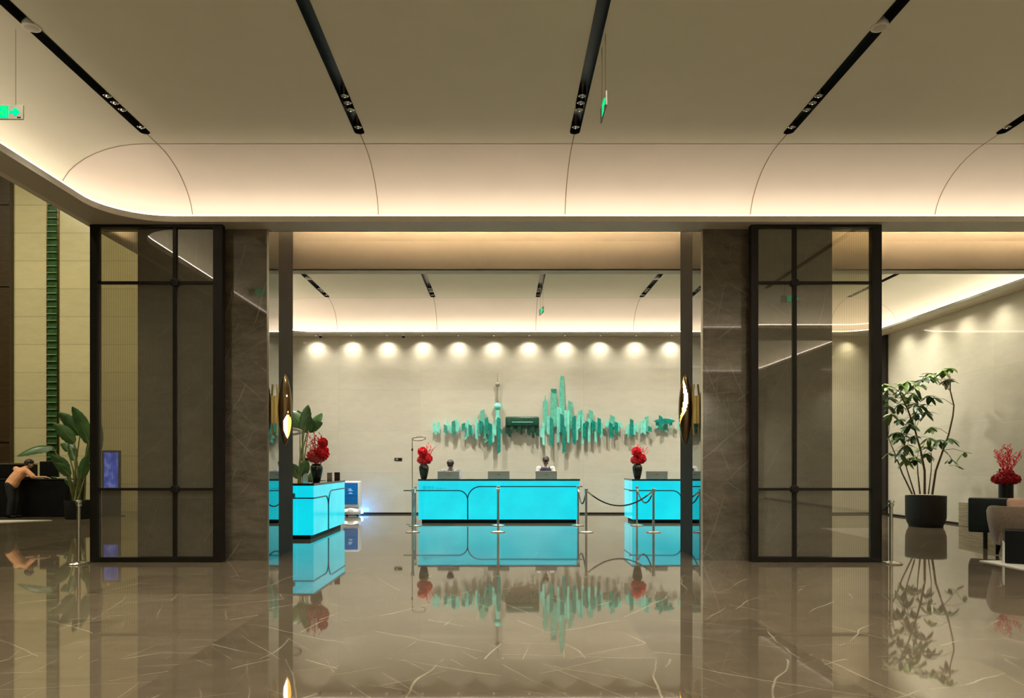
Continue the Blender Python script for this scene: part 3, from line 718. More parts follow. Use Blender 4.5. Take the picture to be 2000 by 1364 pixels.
for s in (-1, 1):
    b = MB(); b.ball((s * 0.13, -0.215, 0.17), 0.07, 16, 10, (1.15, 0.35, 0.5)); b.build('headlight', M['headlight'], rb, smooth=180)
    b = MB(); b.lathe([(0.03, -0.03), (0.05, -0.025), (0.05, 0.025), (0.03, 0.03)], 16, (s * 0.15, 0.02, 0.05), 'x'); b.build('wheel', M['black'], rb, smooth=40)
b = MB(); b.box(0.02, 0.26, 0.235, 0.262, 0.05, 0.16, 0.004, 1); b.build('light_bar', M['bluelight'], rb)

# wall plaques, cameras
for x, lb in ((778, 'small dark room sign on the back wall right of the robot'), (595, 'small dark room sign on the back wall behind the left flowers')):
    p = at(x, 897.5, 21.79); root = thing('wall_sign', lb, 'sign', (p.x, YB, p.z), 0, 'dark signs on the back wall')
    b = MB(); b.box(-0.11, 0.11, -0.015, 0, -0.04, 0.04); b.build('plate', M['black'], root)
    b = MB(); b.box(-0.075, -0.01, -0.0165, -0.015, -0.018, 0.018); b.build('symbol', M['monitor'], root)
for x, z, lb in ((626, 5.215, 'small dome camera under the reception cornice, left one'), (788, 5.215, 'small dome camera under the reception cornice, right one')):
    root = thing('security_camera', lb, 'camera', ((x - CX) * 21.45 / F, 21.45, z), 0, 'dome cameras')
    b = MB(); b.lathe([(0.055, 0), (0.055, -0.04), (0.05, -0.045)], 20); b.build('mount', M['white'], root, smooth=40)
    b = MB(); b.ball((0, 0, -0.055), 0.047, 16, 10); b.build('dome', M['black'], root, smooth=180)

# wall washers under the back cornice
for i in range(16):
    x = (620 - CX) * 21.8 / F + i * 1.036
    root = thing('wall_washer', 'small recessed downlight in the row that washes the back wall', 'downlight', (x, 21.60, 5.215), 0, 'downlights along the back wall')
    b = MB(); b.lathe([(0.045, 0.0), (0.045, -0.006), (0.033, -0.008), (0.03, -0.002)], 16, cap=False); b.build('rim', M['chrome'], root, smooth=40)
    b = MB(); b.lathe([(0.001, -0.003), (0.03, -0.003)], 16, cap=False); b.build('lens', M['lens'], root)
    lamp('SPOT', 'wash', (0, -0.04, -0.012), 70, (1.0, 0.93, 0.74), parent=root, rot=(R(3), 0, 0), spot_size=R(125), spot_blend=1.0, shadow_soft_size=0.02)
for i in range(5):
    y = 20.4 - i * 1.3
    root = thing('wall_washer', 'small recessed downlight in the row above the right wall', 'downlight', (10.70, y, 5.215), 0, 'downlights along the right wall')
    b = MB(); b.lathe([(0.045, 0.0), (0.045, -0.006), (0.033, -0.008), (0.03, -0.002)], 16, cap=False); b.build('rim', M['chrome'], root, smooth=40)
    lamp('SPOT', 'wash', (0, 0, -0.012), 70, (1.0, 0.93, 0.72), parent=root, spot_size=R(150), spot_blend=1.0, shadow_soft_size=0.03)
plate('door_1', M['black_metal'], 11.08, 11.15, 21.42, 21.8, 0, 5.2)

# ------------------------------------------------------------------ skyline wall sculpture
art = thing('wall_sculpture', 'teal glass skyline sculpture of hanging shards on the back wall', 'sculpture', (0, YB, 0))
DA = 21.6; PX = DA / F
def ax(px): return (px - CX) * PX
def az(py): return EYE + (CY - py) * PX
SH = [(847, 823, 846, 'l'), (850.5, 828, 850, 'l'), (856, 822, 847, 'l'),
 (870, 829, 849, 'd'), (874, 821, 842, 'l'), (880, 831, 848, 'l'), (885.5, 821, 851, 'd'), (889.5, 818, 846, 'l'), (894, 821, 845, 'l'),
 (905, 826, 844, 'd'), (909.5, 826, 860, 'l'), (914, 826, 855, 'l'), (915, 819, 840, 'l'), (918.5, 829, 853, 'd'), (923, 832, 849, 'l'),
 (930.5, 816, 860, 'l'), (935, 824, 853, 'l'), (939, 821, 848, 'd'), (942, 799, 838, 'm'), (946, 822, 858, 'l'), (950, 815, 850, 'd'), (953.5, 819, 842, 'l'), (957.5, 826, 872, 'd'), (951, 849, 866, 'm'), (963, 826, 866, 'l'), (966.5, 830, 852, 'l'), (969.5, 814, 842, 'l'), (974.5, 815, 888, 'd'), (978, 836, 849, 'd'),
 (1057.5, 834, 856, 'l'), (1061.5, 824, 871, 'l'), (1065.5, 783, 845, 'm'), (1071, 812, 851, 'l'), (1077, 815, 873, 'd'), (1082, 766, 834, 'm'), (1086, 797, 836, 'm'), (1090.5, 794, 866, 'l'), (1095, 796, 845, 'l'), (1097.5, 808, 850, 'd'), (1101.5, 830, 887, 'd'), (1105, 800, 848, 'l'), (1110, 801, 866, 'l'), (1114.5, 782, 842, 'm'), (1121, 812, 870, 'd'), (1127, 818, 862, 'l'), (1134, 800, 845, 'm'), (1131, 809, 840, 'l'), (1138.5, 810, 868, 'l'), (1142, 825, 858, 'd'), (1146.5, 822, 834, 'd'), (1151, 816, 865, 'l'), (1155, 800, 848, 'm'), (1159.5, 820, 842, 'd'), (1164, 822, 866, 'l'), (1170, 816, 850, 'd'), (1175, 826, 857, 'l'),
 (1185, 824, 836, 'l'), (1189, 820, 838, 'l'), (1193.5, 825, 858, 'd'), (1197.5, 810, 844, 'm'), (1203.5, 824, 849, 'd'), (1208, 823, 846, 'l'), (1213, 824, 838, 'l'),
 (1225, 833, 850, 'l'), (1229, 828, 855, 'l'), (1233.5, 818, 853, 'd'), (1239.5, 829, 851, 'l'), (1245, 826, 846, 'l'),
 (1254.5, 822, 848, 'l'), (1259.5, 819, 850, 'l'), (1264.5, 812, 846, 'm'), (1269.5, 832, 845, 'd'),
 (1290.5, 811, 843, 'd'), (1301.5, 822, 846, 'm'), (1311, 815, 836, 'l'), (1284.5, 822, 838, 'l'), (1328, 826, 840, 'l')]
ra_ = random.Random(4)
for i, (px, t, bt, c) in enumerate(SH):
    w = (0.040 if c != 'm' else 0.062) * ra_.uniform(0.85, 1.1); off = {'l': 0.13, 'm': 0.09, 'd': 0.20}[c] + ra_.uniform(-.03, .03)
    if c == 'd': w = 0.050
    x = ax(px); z0 = az(bt); z1 = az(t); sl = w * ra_.choice((0.9, 1.2, -0.9)); s2 = w * ra_.choice((1.4, -1.4, 1.0))
    b = MB()
    b.prism([(x - w, z0 + max(0, s2)), (x + w, z0 + max(0, -s2)), (x + w, z1 - max(0, sl)), (x - w, z1 - max(0, -sl))], -off - 0.02, -off + 0.02)
    b.box(x - 0.008, x + 0.008, -off + 0.02, 0, (z0 + z1) / 2 - 0.008, (z0 + z1) / 2 + 0.008)
    b.build('shard', M['glass_' + c], art)
# three tall towers and the needle with two spheres
b = MB(); x = ax(1098); b.prism([(x - 0.085, az(835)), (x + 0.085, az(835)), (x + 0.075, az(760)), (x + 0.055, az(734)), (x - 0.04, az(733)), (x - 0.075, az(760))], -0.11, -0.05); b.build('tower', M['glass_m'], art)
b = MB(); x = ax(1082); b.prism([(x - 0.105, az(820)), (x + 0.105, az(820)), (x + 0.09, az(767)), (x - 0.09, az(767))], -0.09, -0.04); b.build('tower', M['glass_m'], art)
b = MB(); b.prism([(x - 0.065, az(768)), (x + 0.065, az(768)), (x + 0.085, az(759)), (x - 0.085, az(759))], -0.09, -0.04); b.build('tower_crown', M['glass_d'], art)
b = MB(); x = ax(1065.5); b.prism([(x - 0.075, az(840)), (x + 0.075, az(840)), (x + 0.07, az(784)), (x + 0.02, az(781)), (x + 0.006, az(772)), (x - 0.006, az(772)), (x - 0.02, az(781)), (x - 0.07, az(784))], -0.09, -0.04); b.build('tower', M['glass_m'], art)
x = ax(972); yn = -0.10
b = MB(); b.tube([(x, yn, az(818)), (x, yn, az(728))], [0.045, 0.006], 10); b.build('needle', M['steel'], art, smooth=60)
b = MB(); b.ball((x, yn, az(750.5)), 0.07, 18, 12); b.build('sphere', M['monitor'], art, smooth=180)
b = MB(); b.ball((x, yn, az(794)), 0.108, 20, 14); b.build('sphere', M['glass_l'], art, smooth=180)
b = MB(); b.lathe([(0.055, az(820)), (0.062, az(806)), (0.055, az(798))], 16, (x, yn, 0)); b.tube([(x, yn, az(806)), (x, 0, az(806))], 0.012, 6); b.build('needle_collar', M['glass_l'], art, smooth=50)
# the gatehouse: a dark green roof block with short hanging pieces
xa, xb = ax(987), ax(1053)
b = MB(); b.box(xa, xb, -0.26, -0.14, az(834), az(814), 0.05, 4); b.box(xa + .2, xb - .2, -0.14, 0.0, az(832), az(818)); b.build('gatehouse_roof', M['glass_x'], art, smooth=40)
b = MB(); b.box(ax(1000), ax(1041), -0.272, -0.258, az(825.6), az(824.4)); b.build('gatehouse_line', M['glass_l'], art)
for i, (px, bt) in enumerate(((990, 849), (995, 855), (1000, 847), (1005, 839), (1010, 845), (1014, 841), (1018, 850), (1023, 846), (1028, 838), (1033, 851), (1037, 846), (1041, 857), (1046, 847), (1050, 853))):
    x = ax(px); w = 0.042; b = MB(); yo = -0.16 - 0.03 * (i % 3)
    b.prism([(x - w, az(bt - 3)), (x + w, az(bt)), (x + w, az(832)), (x - w, az(832))], yo - 0.02, yo + 0.02); b.box(x - .006, x + .006, yo + .02, 0, az(835), az(834)); b.build('shard', M['glass_x'], art)
x0_, x1_ = ax(1277), ax(1319); zc_ = az(822.5); n = 14
b = MB(); b.prism([(x0_, zc_)] + [(x0_ + (x1_ - x0_) * k / n, zc_ + 0.07 * math.sin(PI * k / n) ** 0.8) for k in range(1, n)] + [(x1_, zc_)] + [(x0_ + (x1_ - x0_) * k / n, zc_ - 0.10 * math.sin(PI * k / n) ** 0.8) for k in range(n - 1, 0, -1)], -0.20, -0.15)
b.box(ax(1298) - .01, ax(1298) + .01, -0.15, 0, zc_ - .01, zc_ + .01); b.build('pavilion_roof', M['glass_d'], art)

# ------------------------------------------------------------------ stanchions and ropes
def stanchion(x, y, label, h=0.95):
    root = thing('stanchion', label, 'stanchion', (x, y, 0), 0, 'steel queue stanchions')
    b = MB(); b.lathe([(0.155, 0), (0.158, 0.012), (0.15, 0.02), (0.05, 0.034), (0.03, 0.045)], 32); b.build('base', M['steel'], root, smooth=40)
    b = MB(); b.lathe([(0.026, 0.03), (0.026, h - 0.09)], 18); b.build('post', M['steel'], root, smooth=40)
    b = MB(); b.lathe([(0.026, h - 0.09), (0.040, h - 0.088), (0.040, h - 0.06), (0.028, h - 0.055), (0.028, h - 0.045), (0.042, h - 0.04), (0.044, h - 0.01), (0.036, h)], 20); b.build('cap', M['chrome'], root, smooth=40)
    return root
ST = {'a': (-1.93, 16.1), 'b': (-2.07, 17.75), 'c': (-0.08, 16.15), 'd': (-0.085, 17.85), 'e': (1.83, 16.1), 'f': (1.835, 17.85), 'g': (3.29, 16.1), 'h': (3.25, 17.85)}
lab = {'a': 'front steel stanchion of the pair left of the middle desk', 'b': 'rear steel stanchion at the left corner of the middle desk', 'c': 'front steel stanchion at the centre of the middle desk', 'd': 'rear steel stanchion at the centre of the middle desk, hidden behind the front one',
       'e': 'front steel stanchion of the pair right of the middle desk, with two ropes', 'f': 'rear steel stanchion at the right corner of the middle desk', 'g': 'front steel stanchion before the right desk', 'h': 'rear steel stanchion at the left corner of the right desk'}
for k, (x, y) in ST.items(): stanchion(x, y, lab[k])
stanchion(-6.28, 11.02, 'steel stanchion beside the left glass screen'); stanchion(5.80, 11.06, 'steel stanchion with a rope beside the right glass screen')
def rope(p, q, sag, label):
    p = Vector(p); q = Vector(q); root = thing('barrier_rope', label, 'rope', p, 0, 'dark velvet barrier ropes')
    dv = (q - p).normalized(); p2 = p + Vector((dv.x, dv.y, 0)).normalized() * 0.04; q2 = q - Vector((dv.x, dv.y, 0)).normalized() * 0.04
    pts = [p2.lerp(q2, i / 20) - p - Vector((0, 0, sag * (1 - (2 * i / 20 - 1) ** 2))) for i in range(21)]
    b = MB(); b.tube(pts[1:-1], 0.016, 10); b.build('rope', M['rope'], root, smooth=60)
    for a, c in ((0, 1), (-1, -2)):
        b = MB(); b.tube([pts[a], pts[a].lerp(pts[c], 1.4)], 0.019, 10); b.build('hook', M['chrome'], root, smooth=60)
zt = 0.875
rope((*ST['a'], zt), (*ST['b'], zt), 0.36, 'dark rope looped between the two stanchions left of the middle desk')
rope((*ST['e'], zt), (*ST['f'], zt), 0.30, 'dark rope looped between the two stanchions right of the middle desk')
rope((*ST['e'], zt), (*ST['g'], zt), 0.30, 'long dark rope hanging across the gap between the middle and right desks')
rope((*ST['g'], zt), (*ST['h'], zt), 0.28, 'dark rope looped between the two stanchions of the right desk')
rope((5.80, 11.06, zt), (5.73, 11.36, 0.78), 0.03, 'short dark rope running behind the right glass screen')

# ------------------------------------------------------------------ exit signs
def exit_sign(loc, rz, label, zc):
    root = thing('exit_sign', label, 'exit sign', loc, rz, 'hanging green exit signs')
    b = MB(); b.box(-0.21, 0.21, -0.008, 0.008, -0.073, 0.073, 0.002, 1); b.build('panel', M['exit_panel'], root)
    for s in (-1, 1):
        b = MB(); b.tube([(s * 0.13, 0, 0.07), (s * 0.13, 0, zc - loc[2])], 0.004, 6); b.build('rod', M['steel'], root)
    for sg in (-1, 1):
        y0, y1 = (-0.0095, -0.008) if sg < 0 else (0.008, 0.0095)
        b = MB(); b.prism([(-0.075, -0.062), (0.062, -0.062), (0.062, 0.066), (-0.075, 0.066)], y0, y1); b.build('pictogram', M['exit_green'], root)
        y0, y1 = (-0.0105, -0.0095) if sg < 0 else (0.0095, 0.0105)
        b = MB()   # door outline and running figure
        for q in ([(-0.06, -0.05), (-0.052, -0.05), (-0.052, 0.052), (-0.06, 0.052)], [(-0.06, 0.044), (0.042, 0.044), (0.042, 0.052), (-0.06, 0.052)], [(0.034, -0.05), (0.042, -0.05), (0.042, 0.05), (0.034, 0.05)],
                  [(-0.018, 0.0), (0.006, 0.016), (0.014, 0.008), (-0.006, -0.014)], [(0.006, 0.016), (0.026, 0.006), (0.024, 0.0), (0.008, 0.006)], [(-0.014, 0.004), (-0.036, -0.002), (-0.034, -0.009), (-0.012, -0.004)],
                  [(-0.006, -0.012), (0.016, -0.020), (0.010, -0.044), (0.002, -0.042), (0.006, -0.026), (-0.012, -0.018)], [(-0.014, -0.010), (-0.022, -0.032), (-0.042, -0.036), (-0.042, -0.029), (-0.028, -0.026), (-0.020, -0.006)]): b.prism(q, y0, y1)
        b.prism([(0.012 + 0.010 * math.cos(2 * PI * k / 10), 0.027 + 0.010 * math.sin(2 * PI * k / 10)) for k in range(10)], y0, y1)
        b.build('figure', M['exit_dark'], root)
        y0, y1 = (-0.0095, -0.008) if sg < 0 else (0.008, 0.0095)
        b = MB(); b.prism([(0.066, -0.016), (0.110, -0.016), (0.110, -0.040), (0.145, -0.036), (0.178, 0.0), (0.145, 0.036), (0.110, 0.040), (0.110, 0.016), (0.066, 0.016)], y0, y1); b.build('arrow', M['exit_green'], root)
    b = MB(); b.box(0.15, 0.185, -0.0095, -0.008, -0.062, -0.048); b.build('tag', M['black'], root)
exit_sign((-5.04, 7.5, 5.045), 0, 'green exit sign with running man and right arrow at the upper left', 5.885)
exit_sign((1.06, 7.72, 5.20), R(-90), 'green exit sign seen edge on, hanging beside the middle light channel', 5.90)
exit_sign((0.97, 18.1, 5.21), R(-80), 'tiny green exit sign hanging in the reception above the skyline art', 6.05)
exit_sign((6.2, 6.6, 5.03), 0, 'green exit sign seen as a reflection in the right glass screen', 5.90)
# ------------------------------------------------------------------ left side: atrium strip, counter, display
st = thing('glass_strip', 'dark green column of stacked glass slabs set in the cream wall', 'wall strip', (-13.83, 22.9, 0))
b = MB(); b.box(-0.15, 0.15, -0.06, 0, 0, 12); b.build('backing', M['green_glass'], st)
for i in range(56):
    b = MB(); b.box(-0.145, 0.145, -0.11 - 0.02 * (i % 3 == 0), -0.06, 0.2 + i * 0.21, 0.2 + i * 0.21 + 0.028)
    b.build('glass_slab', M['green_edge'], st)
for sx in (-0.17, 0.17):
    b = MB(); b.box(sx - 0.015, sx + 0.015, -0.05, 0, 0, 12); b.build('edge_bead', M['brass'], st)

ct = thing('counter', 'long black counter on the left with a person leaning on it', 'counter', (-14.2, 20.7, 0))
b = MB(); b.box(-3.2, 2.12, 0, 0.8, 0.0, 1.03, 0.03, 3); b.build('body', M['black'], ct)
b = MB(); b.box(-3.22, 2.14, -0.02, 0.82, 1.03, 1.07, 0.01, 2); b.build('countertop', M['granite'], ct)
b = MB(); b.box(-3.2, 0.80, 0.35, 0.75, 1.07, 1.46, 0.02, 2); b.build('raised_shelf', M['black'], ct)
b = MB(); b.box(-3.22, 0.82, 0.33, 0.77, 1.46, 1.50, 0.008, 2); b.build('shelf_top', M['steel'], ct)
mn = thing('computer_monitor', 'black monitor on the left counter behind the head of the person in peach', 'monitor', (-13.02, 21.35, 1.07))
b = MB(); b.box(-0.26, 0.26, -0.03, 0.03, 0.06, 0.48, 0.02, 3); b.build('casing', M['black'], mn)
b = MB(); b.box(-0.04, 0.04, -0.02, 0.02, 0.015, 0.10); b.box(-0.10, 0.10, -0.08, 0.08, 0, 0.015); b.build('foot', M['black'], mn)
b = MB(); b.box(-0.045, 0.045, -0.035, 0.035, 0, 0.03, 0.01, 2); o = b.build('paper_pad', M['white']); o.location = (-12.40, 20.78, 1.07); tag(o, 'small white object on the black counter by the outstretched hand', 'pad')
dp = thing('display_kiosk', 'glowing blue upright display seen through the left glass screen', 'display', (-11.0, 20.9, 0))
b = MB(); b.box(-0.26, 0.26, 0, 0.06, 0.02, 1.86, 0.01, 2); b.box(-0.3, 0.3, -0.15, 0.2, 0, 0.02); b.build('casing', M['black'], dp)
b = MB(); b.box(-0.20, 0.20, -0.004, 0.0, 0.80, 1.80); b.build('display', M['screen_blue'], dp)
b = MB(); q = [(-17.5, 16.6), (-14.9, 16.6), (-11.75, 19.4), (-17.5, 19.4)]
b.face([(x, y, 0.014) for x, y in q])
for (xa, ya), (xb, yb) in zip(q, q[1:] + q[:1]): b.face([(xa, ya, 0), (xb, yb, 0), (xb, yb, 0.014), (xa, ya, 0.014)])
tag(b.build('rug', M['rug']), 'pale rug on the floor in front of the black counter', 'rug')

# ------------------------------------------------------------------ plants
def big_leaf(b, base, tip, w, sag=0.10, fold=0.35, n=14, face=(0, -1, 0.25)):
    base = Vector(base); tip = Vector(tip); d = tip - base; L = d.length; d.normalize()
    nrm = Vector(face); nrm = (nrm - d * nrm.dot(d)).normalized(); side = d.cross(nrm)
    rows = []
    for i in range(n + 1):
        t = i / n
        mid = base.lerp(tip, t) + Vector((0, 0, 1)) * sag * L * math.sin(PI * t)
        hw = w * 0.5 * (math.sin(PI * min(1, t ** 0.75 * 0.98 + 0.02)) ** 0.7) * (1 + 0.05 * math.sin(i * 2.7))
        if i == n: hw = 0.002
        dr = nrm * fold * hw
        rows.append([b.bm.verts.new(p) for p in (mid + side * hw - dr * 0.9 + Vector((0, 0, -0.15 * hw)), mid + side * hw * 0.5 - dr * 0.25, mid, mid - side * hw * 0.5 - dr * 0.25, mid - side * hw - dr * 0.9 + Vector((0, 0, -0.15 * hw)))])
    for r0, r1 in zip(rows, rows[1:]):
        for k in range(4): b.bm.faces.new((r0[k], r0[k + 1], r1[k + 1], r1[k]))
def paradise(label, d, base, leaves, potc, potr, poth, group=None):
    p = at(*base, d); root = thing('potted_banana_plant', label, 'plant', (p.x, d, 0), 0, 'broad leaved potted plants')
    o = Vector((p.x, d, 0))
    b = MB(); b.lathe([(potr * 0.82, 0), (potr * 0.9, 0.02), (potr, poth), (potr * 0.93, poth), (potr * 0.92, poth - 0.05)], 28); b.build('pot', M['pot'], root, smooth=50)
    b = MB(); b.lathe([(0.002, poth - 0.04), (potr * 0.93, poth - 0.05)], 24, cap=False); b.build('soil', M['soil'], root)
    rg = random.Random(len(leaves))
    for i, (bx, by, tx, ty, w, dy0, dy1) in enumerate(leaves):
        q0 = at(bx, by, d) + Vector((0, dy0, 0)) - o; q1 = at(tx, ty, d) + Vector((0, dy1, 0)) - o
        root_pt = Vector((rg.uniform(-.12, .12), rg.uniform(-.12, .12), poth - 0.05))
        mid = root_pt.lerp(q0, 0.55) + Vector(((root_pt.x - q0.x) * 0.18, 0, 0.05))
        b = MB(); b.tube([root_pt, mid, q0], [0.030, 0.022, 0.013], 8); b.tube([q0, q0.lerp(q1, 0.5) + Vector((0, 0.0, 0.1 * (q1 - q0).length)) * 0.9], [0.013, 0.006], 6); b.build('stem', M['stem'], root, smooth=60)
        b = MB(); big_leaf(b, q0, q1, w, face=(rg.uniform(-.5, .5), -1, rg.uniform(0.0, .6))); b.build('leaf', M['leaf'], root, smooth=180)
paradise('tall broad leaved potted plant beside the left glass screen', 20.0, (152, 990), [
    (174, 868, 149, 795, .36, 0, -.2), (152, 850, 117, 806, .34, .1, -.1), (150, 866, 117, 829, .34, -.1, -.3), (112, 874, 56, 892, .30, -.2, -.5), (120, 880, 96, 866, .2, .3, .5),
    (137, 900, 117, 862, .25, .2, .4), (142, 925, 116, 890, .34, -.2, -.4), (160, 905, 168, 846, .34, .2, .3), (150, 930, 128, 905, .26, -.3, -.5), (176, 900, 190, 830, .32, .2, .2), (165, 935, 182, 890, .3, -.2, -.3), (146, 950, 120, 935, .24, .1, .1)], None, 0.34, 0.50)
paradise('tall broad leaved potted plant behind the left desk, beside the sconce', 20.3, (588, 990), [
    (586, 845, 606, 792, .46, 0, -.2), (604, 843, 637, 827, .28, -.2, -.4), (600, 842, 626, 806, .34, .1, .2), (590, 840, 560, 800, .40, .1, .1), (600, 846, 612, 812, .36, -.3, -.4), (584, 846, 576, 800, .34, .3, .3),
    (590, 930, 607, 900, .32, -.2, -.3), (585, 935, 570, 905, .30, -.1, -.2), (598, 938, 616, 920, .26, .1, .1)], None, 0.36, 0.55)

def leaflet(b, p, d, L, w, droop):
    d = d.normalized(); side = d.cross(Vector((0, 0, 1)))
    side = side.normalized() if side.length > 1e-3 else Vector((1, 0, 0))
    rows = []
    for t, k in ((0.06, 0.25), (0.3, 0.85), (0.6, 1.0), (0.85, 0.6), (1.0, 0.04)):
        m = p + d * L * t - Vector((0, 0, droop * L * t * t))
        rows.append([b.bm.verts.new(q) for q in (m + side * w * k / 2 - Vector((0, 0, 0.12 * w * k)), m, m - side * w * k / 2 - Vector((0, 0, 0.12 * w * k)))])
    for r0, r1 in zip(rows, rows[1:]):
        for k in range(2): b.bm.faces.new((r0[k], r0[k + 1], r1[k + 1], r1[k]))
def tree():
    d = 17.55; o = Vector((at(1808, 905, d).x, d, 0))
    root = thing('potted_tree', 'tall umbrella tree in a charcoal planter by the right wall', 'plant', o, 0)
    b = MB(); b.lathe([(0.36, 0.0), (0.37, 0.05), (0.40, 0.10), (0.43, 0.22), (0.435, 0.73), (0.405, 0.73), (0.40, 0.64)], 40); b.build('planter', M['pot'], root, smooth=40)
    b = MB(); b.lathe([(0.002, 0.66), (0.405, 0.65)], 30, cap=False); b.build('soil', M['soil'], root)
    P = lambda px, py, dy=0: at(px, py, d) + Vector((0, dy, 0)) - o
    trunks = [([(1806, 966), (1806, 920), (1798, 880), (1787, 840), (1773, 800), (1762, 778), (1755, 764)], .028, 0), ([(1815, 966), (1819, 920), (1830, 880), (1838, 850), (1843, 815), (1842, 795), (1832, 768), (1829, 748)], .026, -.12),
              ([(1787, 966), (1770, 925), (1760, 890), (1752, 865), (1750, 852)], .020, .12), ([(1782, 966), (1764, 915), (1756, 885)], .018, -.1), ([(1804, 966), (1803, 925), (1805, 895)], .020, .15), ([(1818, 966), (1826, 920), (1829, 890)], .016, .1)]
    tips = []
    for pts, r, dy in trunks:
        q = [P(x, y, dy * (1 + 0.5 * i)) for i, (x, y) in enumerate(pts)]
        b = MB(); b.tube(q, [r * (1 - 0.55 * i / (len(q) - 1)) for i in range(len(q))], 8); b.build('trunk', M['bark'], root, smooth=60)
        tips += [(v, r) for v in q[2:]]
    Z = [(120, 230), (100, 205), (190, 210), (240, 190), (95, 265), (100, 340), (150, 380), (125, 310), (200, 430), (215, 260), (330, 180), (355, 215), (420, 150), (395, 200), (500, 110), (470, 130), (440, 185), (540, 90), (600, 80), (570, 105), (620, 160), (330, 275), (390, 280), (300, 300), (420, 300), (300, 360), (340, 380), (270, 350), (420, 420), (385, 430), (360, 460), (220, 480), (250, 520), (320, 530), (200, 580), (260, 580), (290, 610), (470, 620), (560, 630), (440, 690), (520, 690), (260, 680), (320, 700), (250, 740), (340, 770), (480, 745), (600, 790), (600, 840), (690, 735), (150, 740), (300, 790), (375, 795), (490, 310), (450, 540), (180, 620), (490, 640)]
    rg = random.Random(11); bl = [MB(), MB()]; bt = MB()
    for i, (zx, zy) in enumerate(Z):
        px = 1700 + zx / 4.01; py = 700 + zy / 4.01
        c = P(px, py, rg.uniform(-.40, .35))
        far = (zx >= 600 and zy > 600) or zx < 170 and zy > 600
        near = min(tips, key=lambda q: (q[0] - c - Vector((0, 0, -0.25))).length)[0]
        bt.tube([near, near.lerp(c, 0.5) + Vector((0, 0, 0.05)), c], [0.007, 0.005, 0.003], 5)
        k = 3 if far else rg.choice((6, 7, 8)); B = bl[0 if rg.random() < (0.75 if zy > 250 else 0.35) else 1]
        a0 = rg.uniform(0, 6.28); L = rg.uniform(.19, .29)
        for j in range(k):
            a = a0 + 2 * PI * j / k
            leaflet(B, c, Vector((math.cos(a), math.sin(a), rg.uniform(-.8, .4))), L * rg.uniform(.8, 1.1), 0.105, rg.uniform(.2, .7))
    bt.build('twigs', M['bark'], root, smooth=60)
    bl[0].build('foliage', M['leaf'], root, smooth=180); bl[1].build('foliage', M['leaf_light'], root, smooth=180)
tree()

# ------------------------------------------------------------------ lounge on the right
b = MB(); b.box(10.95, 11.135, 14.8, 17.8, 0, 0.57, 0.008, 2); tag(b.build('stone_bench', M['travertine']), 'low striped stone bench along the right wall behind the dark sofa', 'bench')
sf = thing('sofa', 'dark teal leather sofa on thin black legs at the right', 'sofa', (8.26, 13.15, 0), R(-34))
b = MB(); b.box(0, 1.7, 0, 0.16, 0.28, 0.89, 0.03, 3); b.build('backrest', M['teal_fabric'], sf, smooth=40)
b = MB(); b.box(0.0, 1.7, 0.16, 0.85, 0.27, 0.42, 0.03, 3); b.build('seat', M['teal_fabric'], sf, smooth=40)
for x in (0.0, 1.54):
    b = MB(); b.box(x, x + 0.16, 0.16, 0.85, 0.28, 0.66, 0.03, 3); b.build('armrest', M['teal_fabric'], sf, smooth=40)
for x, y in ((0.25, 0.06), (1.45, 0.06), (0.25, 0.76), (1.45, 0.76)):
    b = MB(); b.tube([(x, y, 0.28), (x, y, 0)], 0.030, 10); b.build('leg', M['black_metal'], sf, smooth=60)

ac = thing('armchair', 'taupe fabric tub armchair with a pink cushion at the right edge', 'armchair', (8.21, 11.68, 0.012), R(-25))
def tub():
    b = MB(); n = 36; rows = []
    for i in range(n + 1):
        a = R(-205 + 230 * i / n)          # open towards +y
        ca, sa = math.cos(a), math.sin(a); e = 0.34
        cx_ = 0.47 * math.copysign(abs(ca) ** 0.6, ca); cy_ = 0.45 * math.copysign(abs(sa) ** 0.6, sa)
        hh = 0.82 - 0.16 * max(0, sa + 0.15) / 1.15
        row = []
        for (k, z) in ((0.80, 0.20), (0.92, 0.36), (1.0, 0.58), (1.02, hh - 0.05), (0.98, hh), (0.86, hh), (0.81, hh - 0.05), (0.76, 0.46), (0.72, 0.34)):
            row.append(b.bm.verts.new((cx_ * k, cy_ * k, z)))
        rows.append(row)
    for r0, r1 in zip(rows, rows[1:]):
        for k in range(8): b.bm.faces.new((r0[k], r0[k + 1], r1[k + 1], r1[k]))
    b.bm.faces.new(rows[0]); b.bm.faces.new(rows[-1][::-1])
    return b
tub().build('backrest', M['tan_fabric'], ac, smooth=50)
b = MB(); b.box(-0.37, 0.37, -0.36, 0.42, 0.20, 0.45, 0.05, 4); b.build('seat', M['tan_fabric'], ac, smooth=40)
b = MB(); b.box(-0.30, 0.30, -0.40, -0.28, 0.48, 0.90, 0.05, 4, M=Matrix.Translation((0.05, 0.05, 0)) @ Matrix.Rotation(R(-8), 4, 'X')); b.build('cushion', M['pink_fabric'], ac, smooth=50)
for x, y in ((-0.28, -0.28), (0.28, -0.28), (-0.28, 0.3), (0.28, 0.3)):
    b = MB(); b.tube([(x, y, 0.22), (x * 1.08, y * 1.08, 0)], [0.045, 0.022], 10); b.build('leg', M['black'], ac, smooth=60)
ctb = thing('cube_table', 'black cube table with a white side panel at the lower right', 'table', (7.47, 11.02, 0.012), R(-32))
b = MB(); b.box(0.0, 0.60, 0.0, 0.40, 0.02, 0.49, 0.006, 1); b.build('body', M['black'], ctb)
b = MB(); b.box(-0.02, 0.0, 0.02, 0.42, 0.0, 0.30, 0.002, 1); b.build('side_panel', M['white'], ctb)
b = MB(); b.box(0.02, 0.58, 0.02, 0.38, 0.0, 0.02); b.build('plinth', M['black_metal'], ctb)
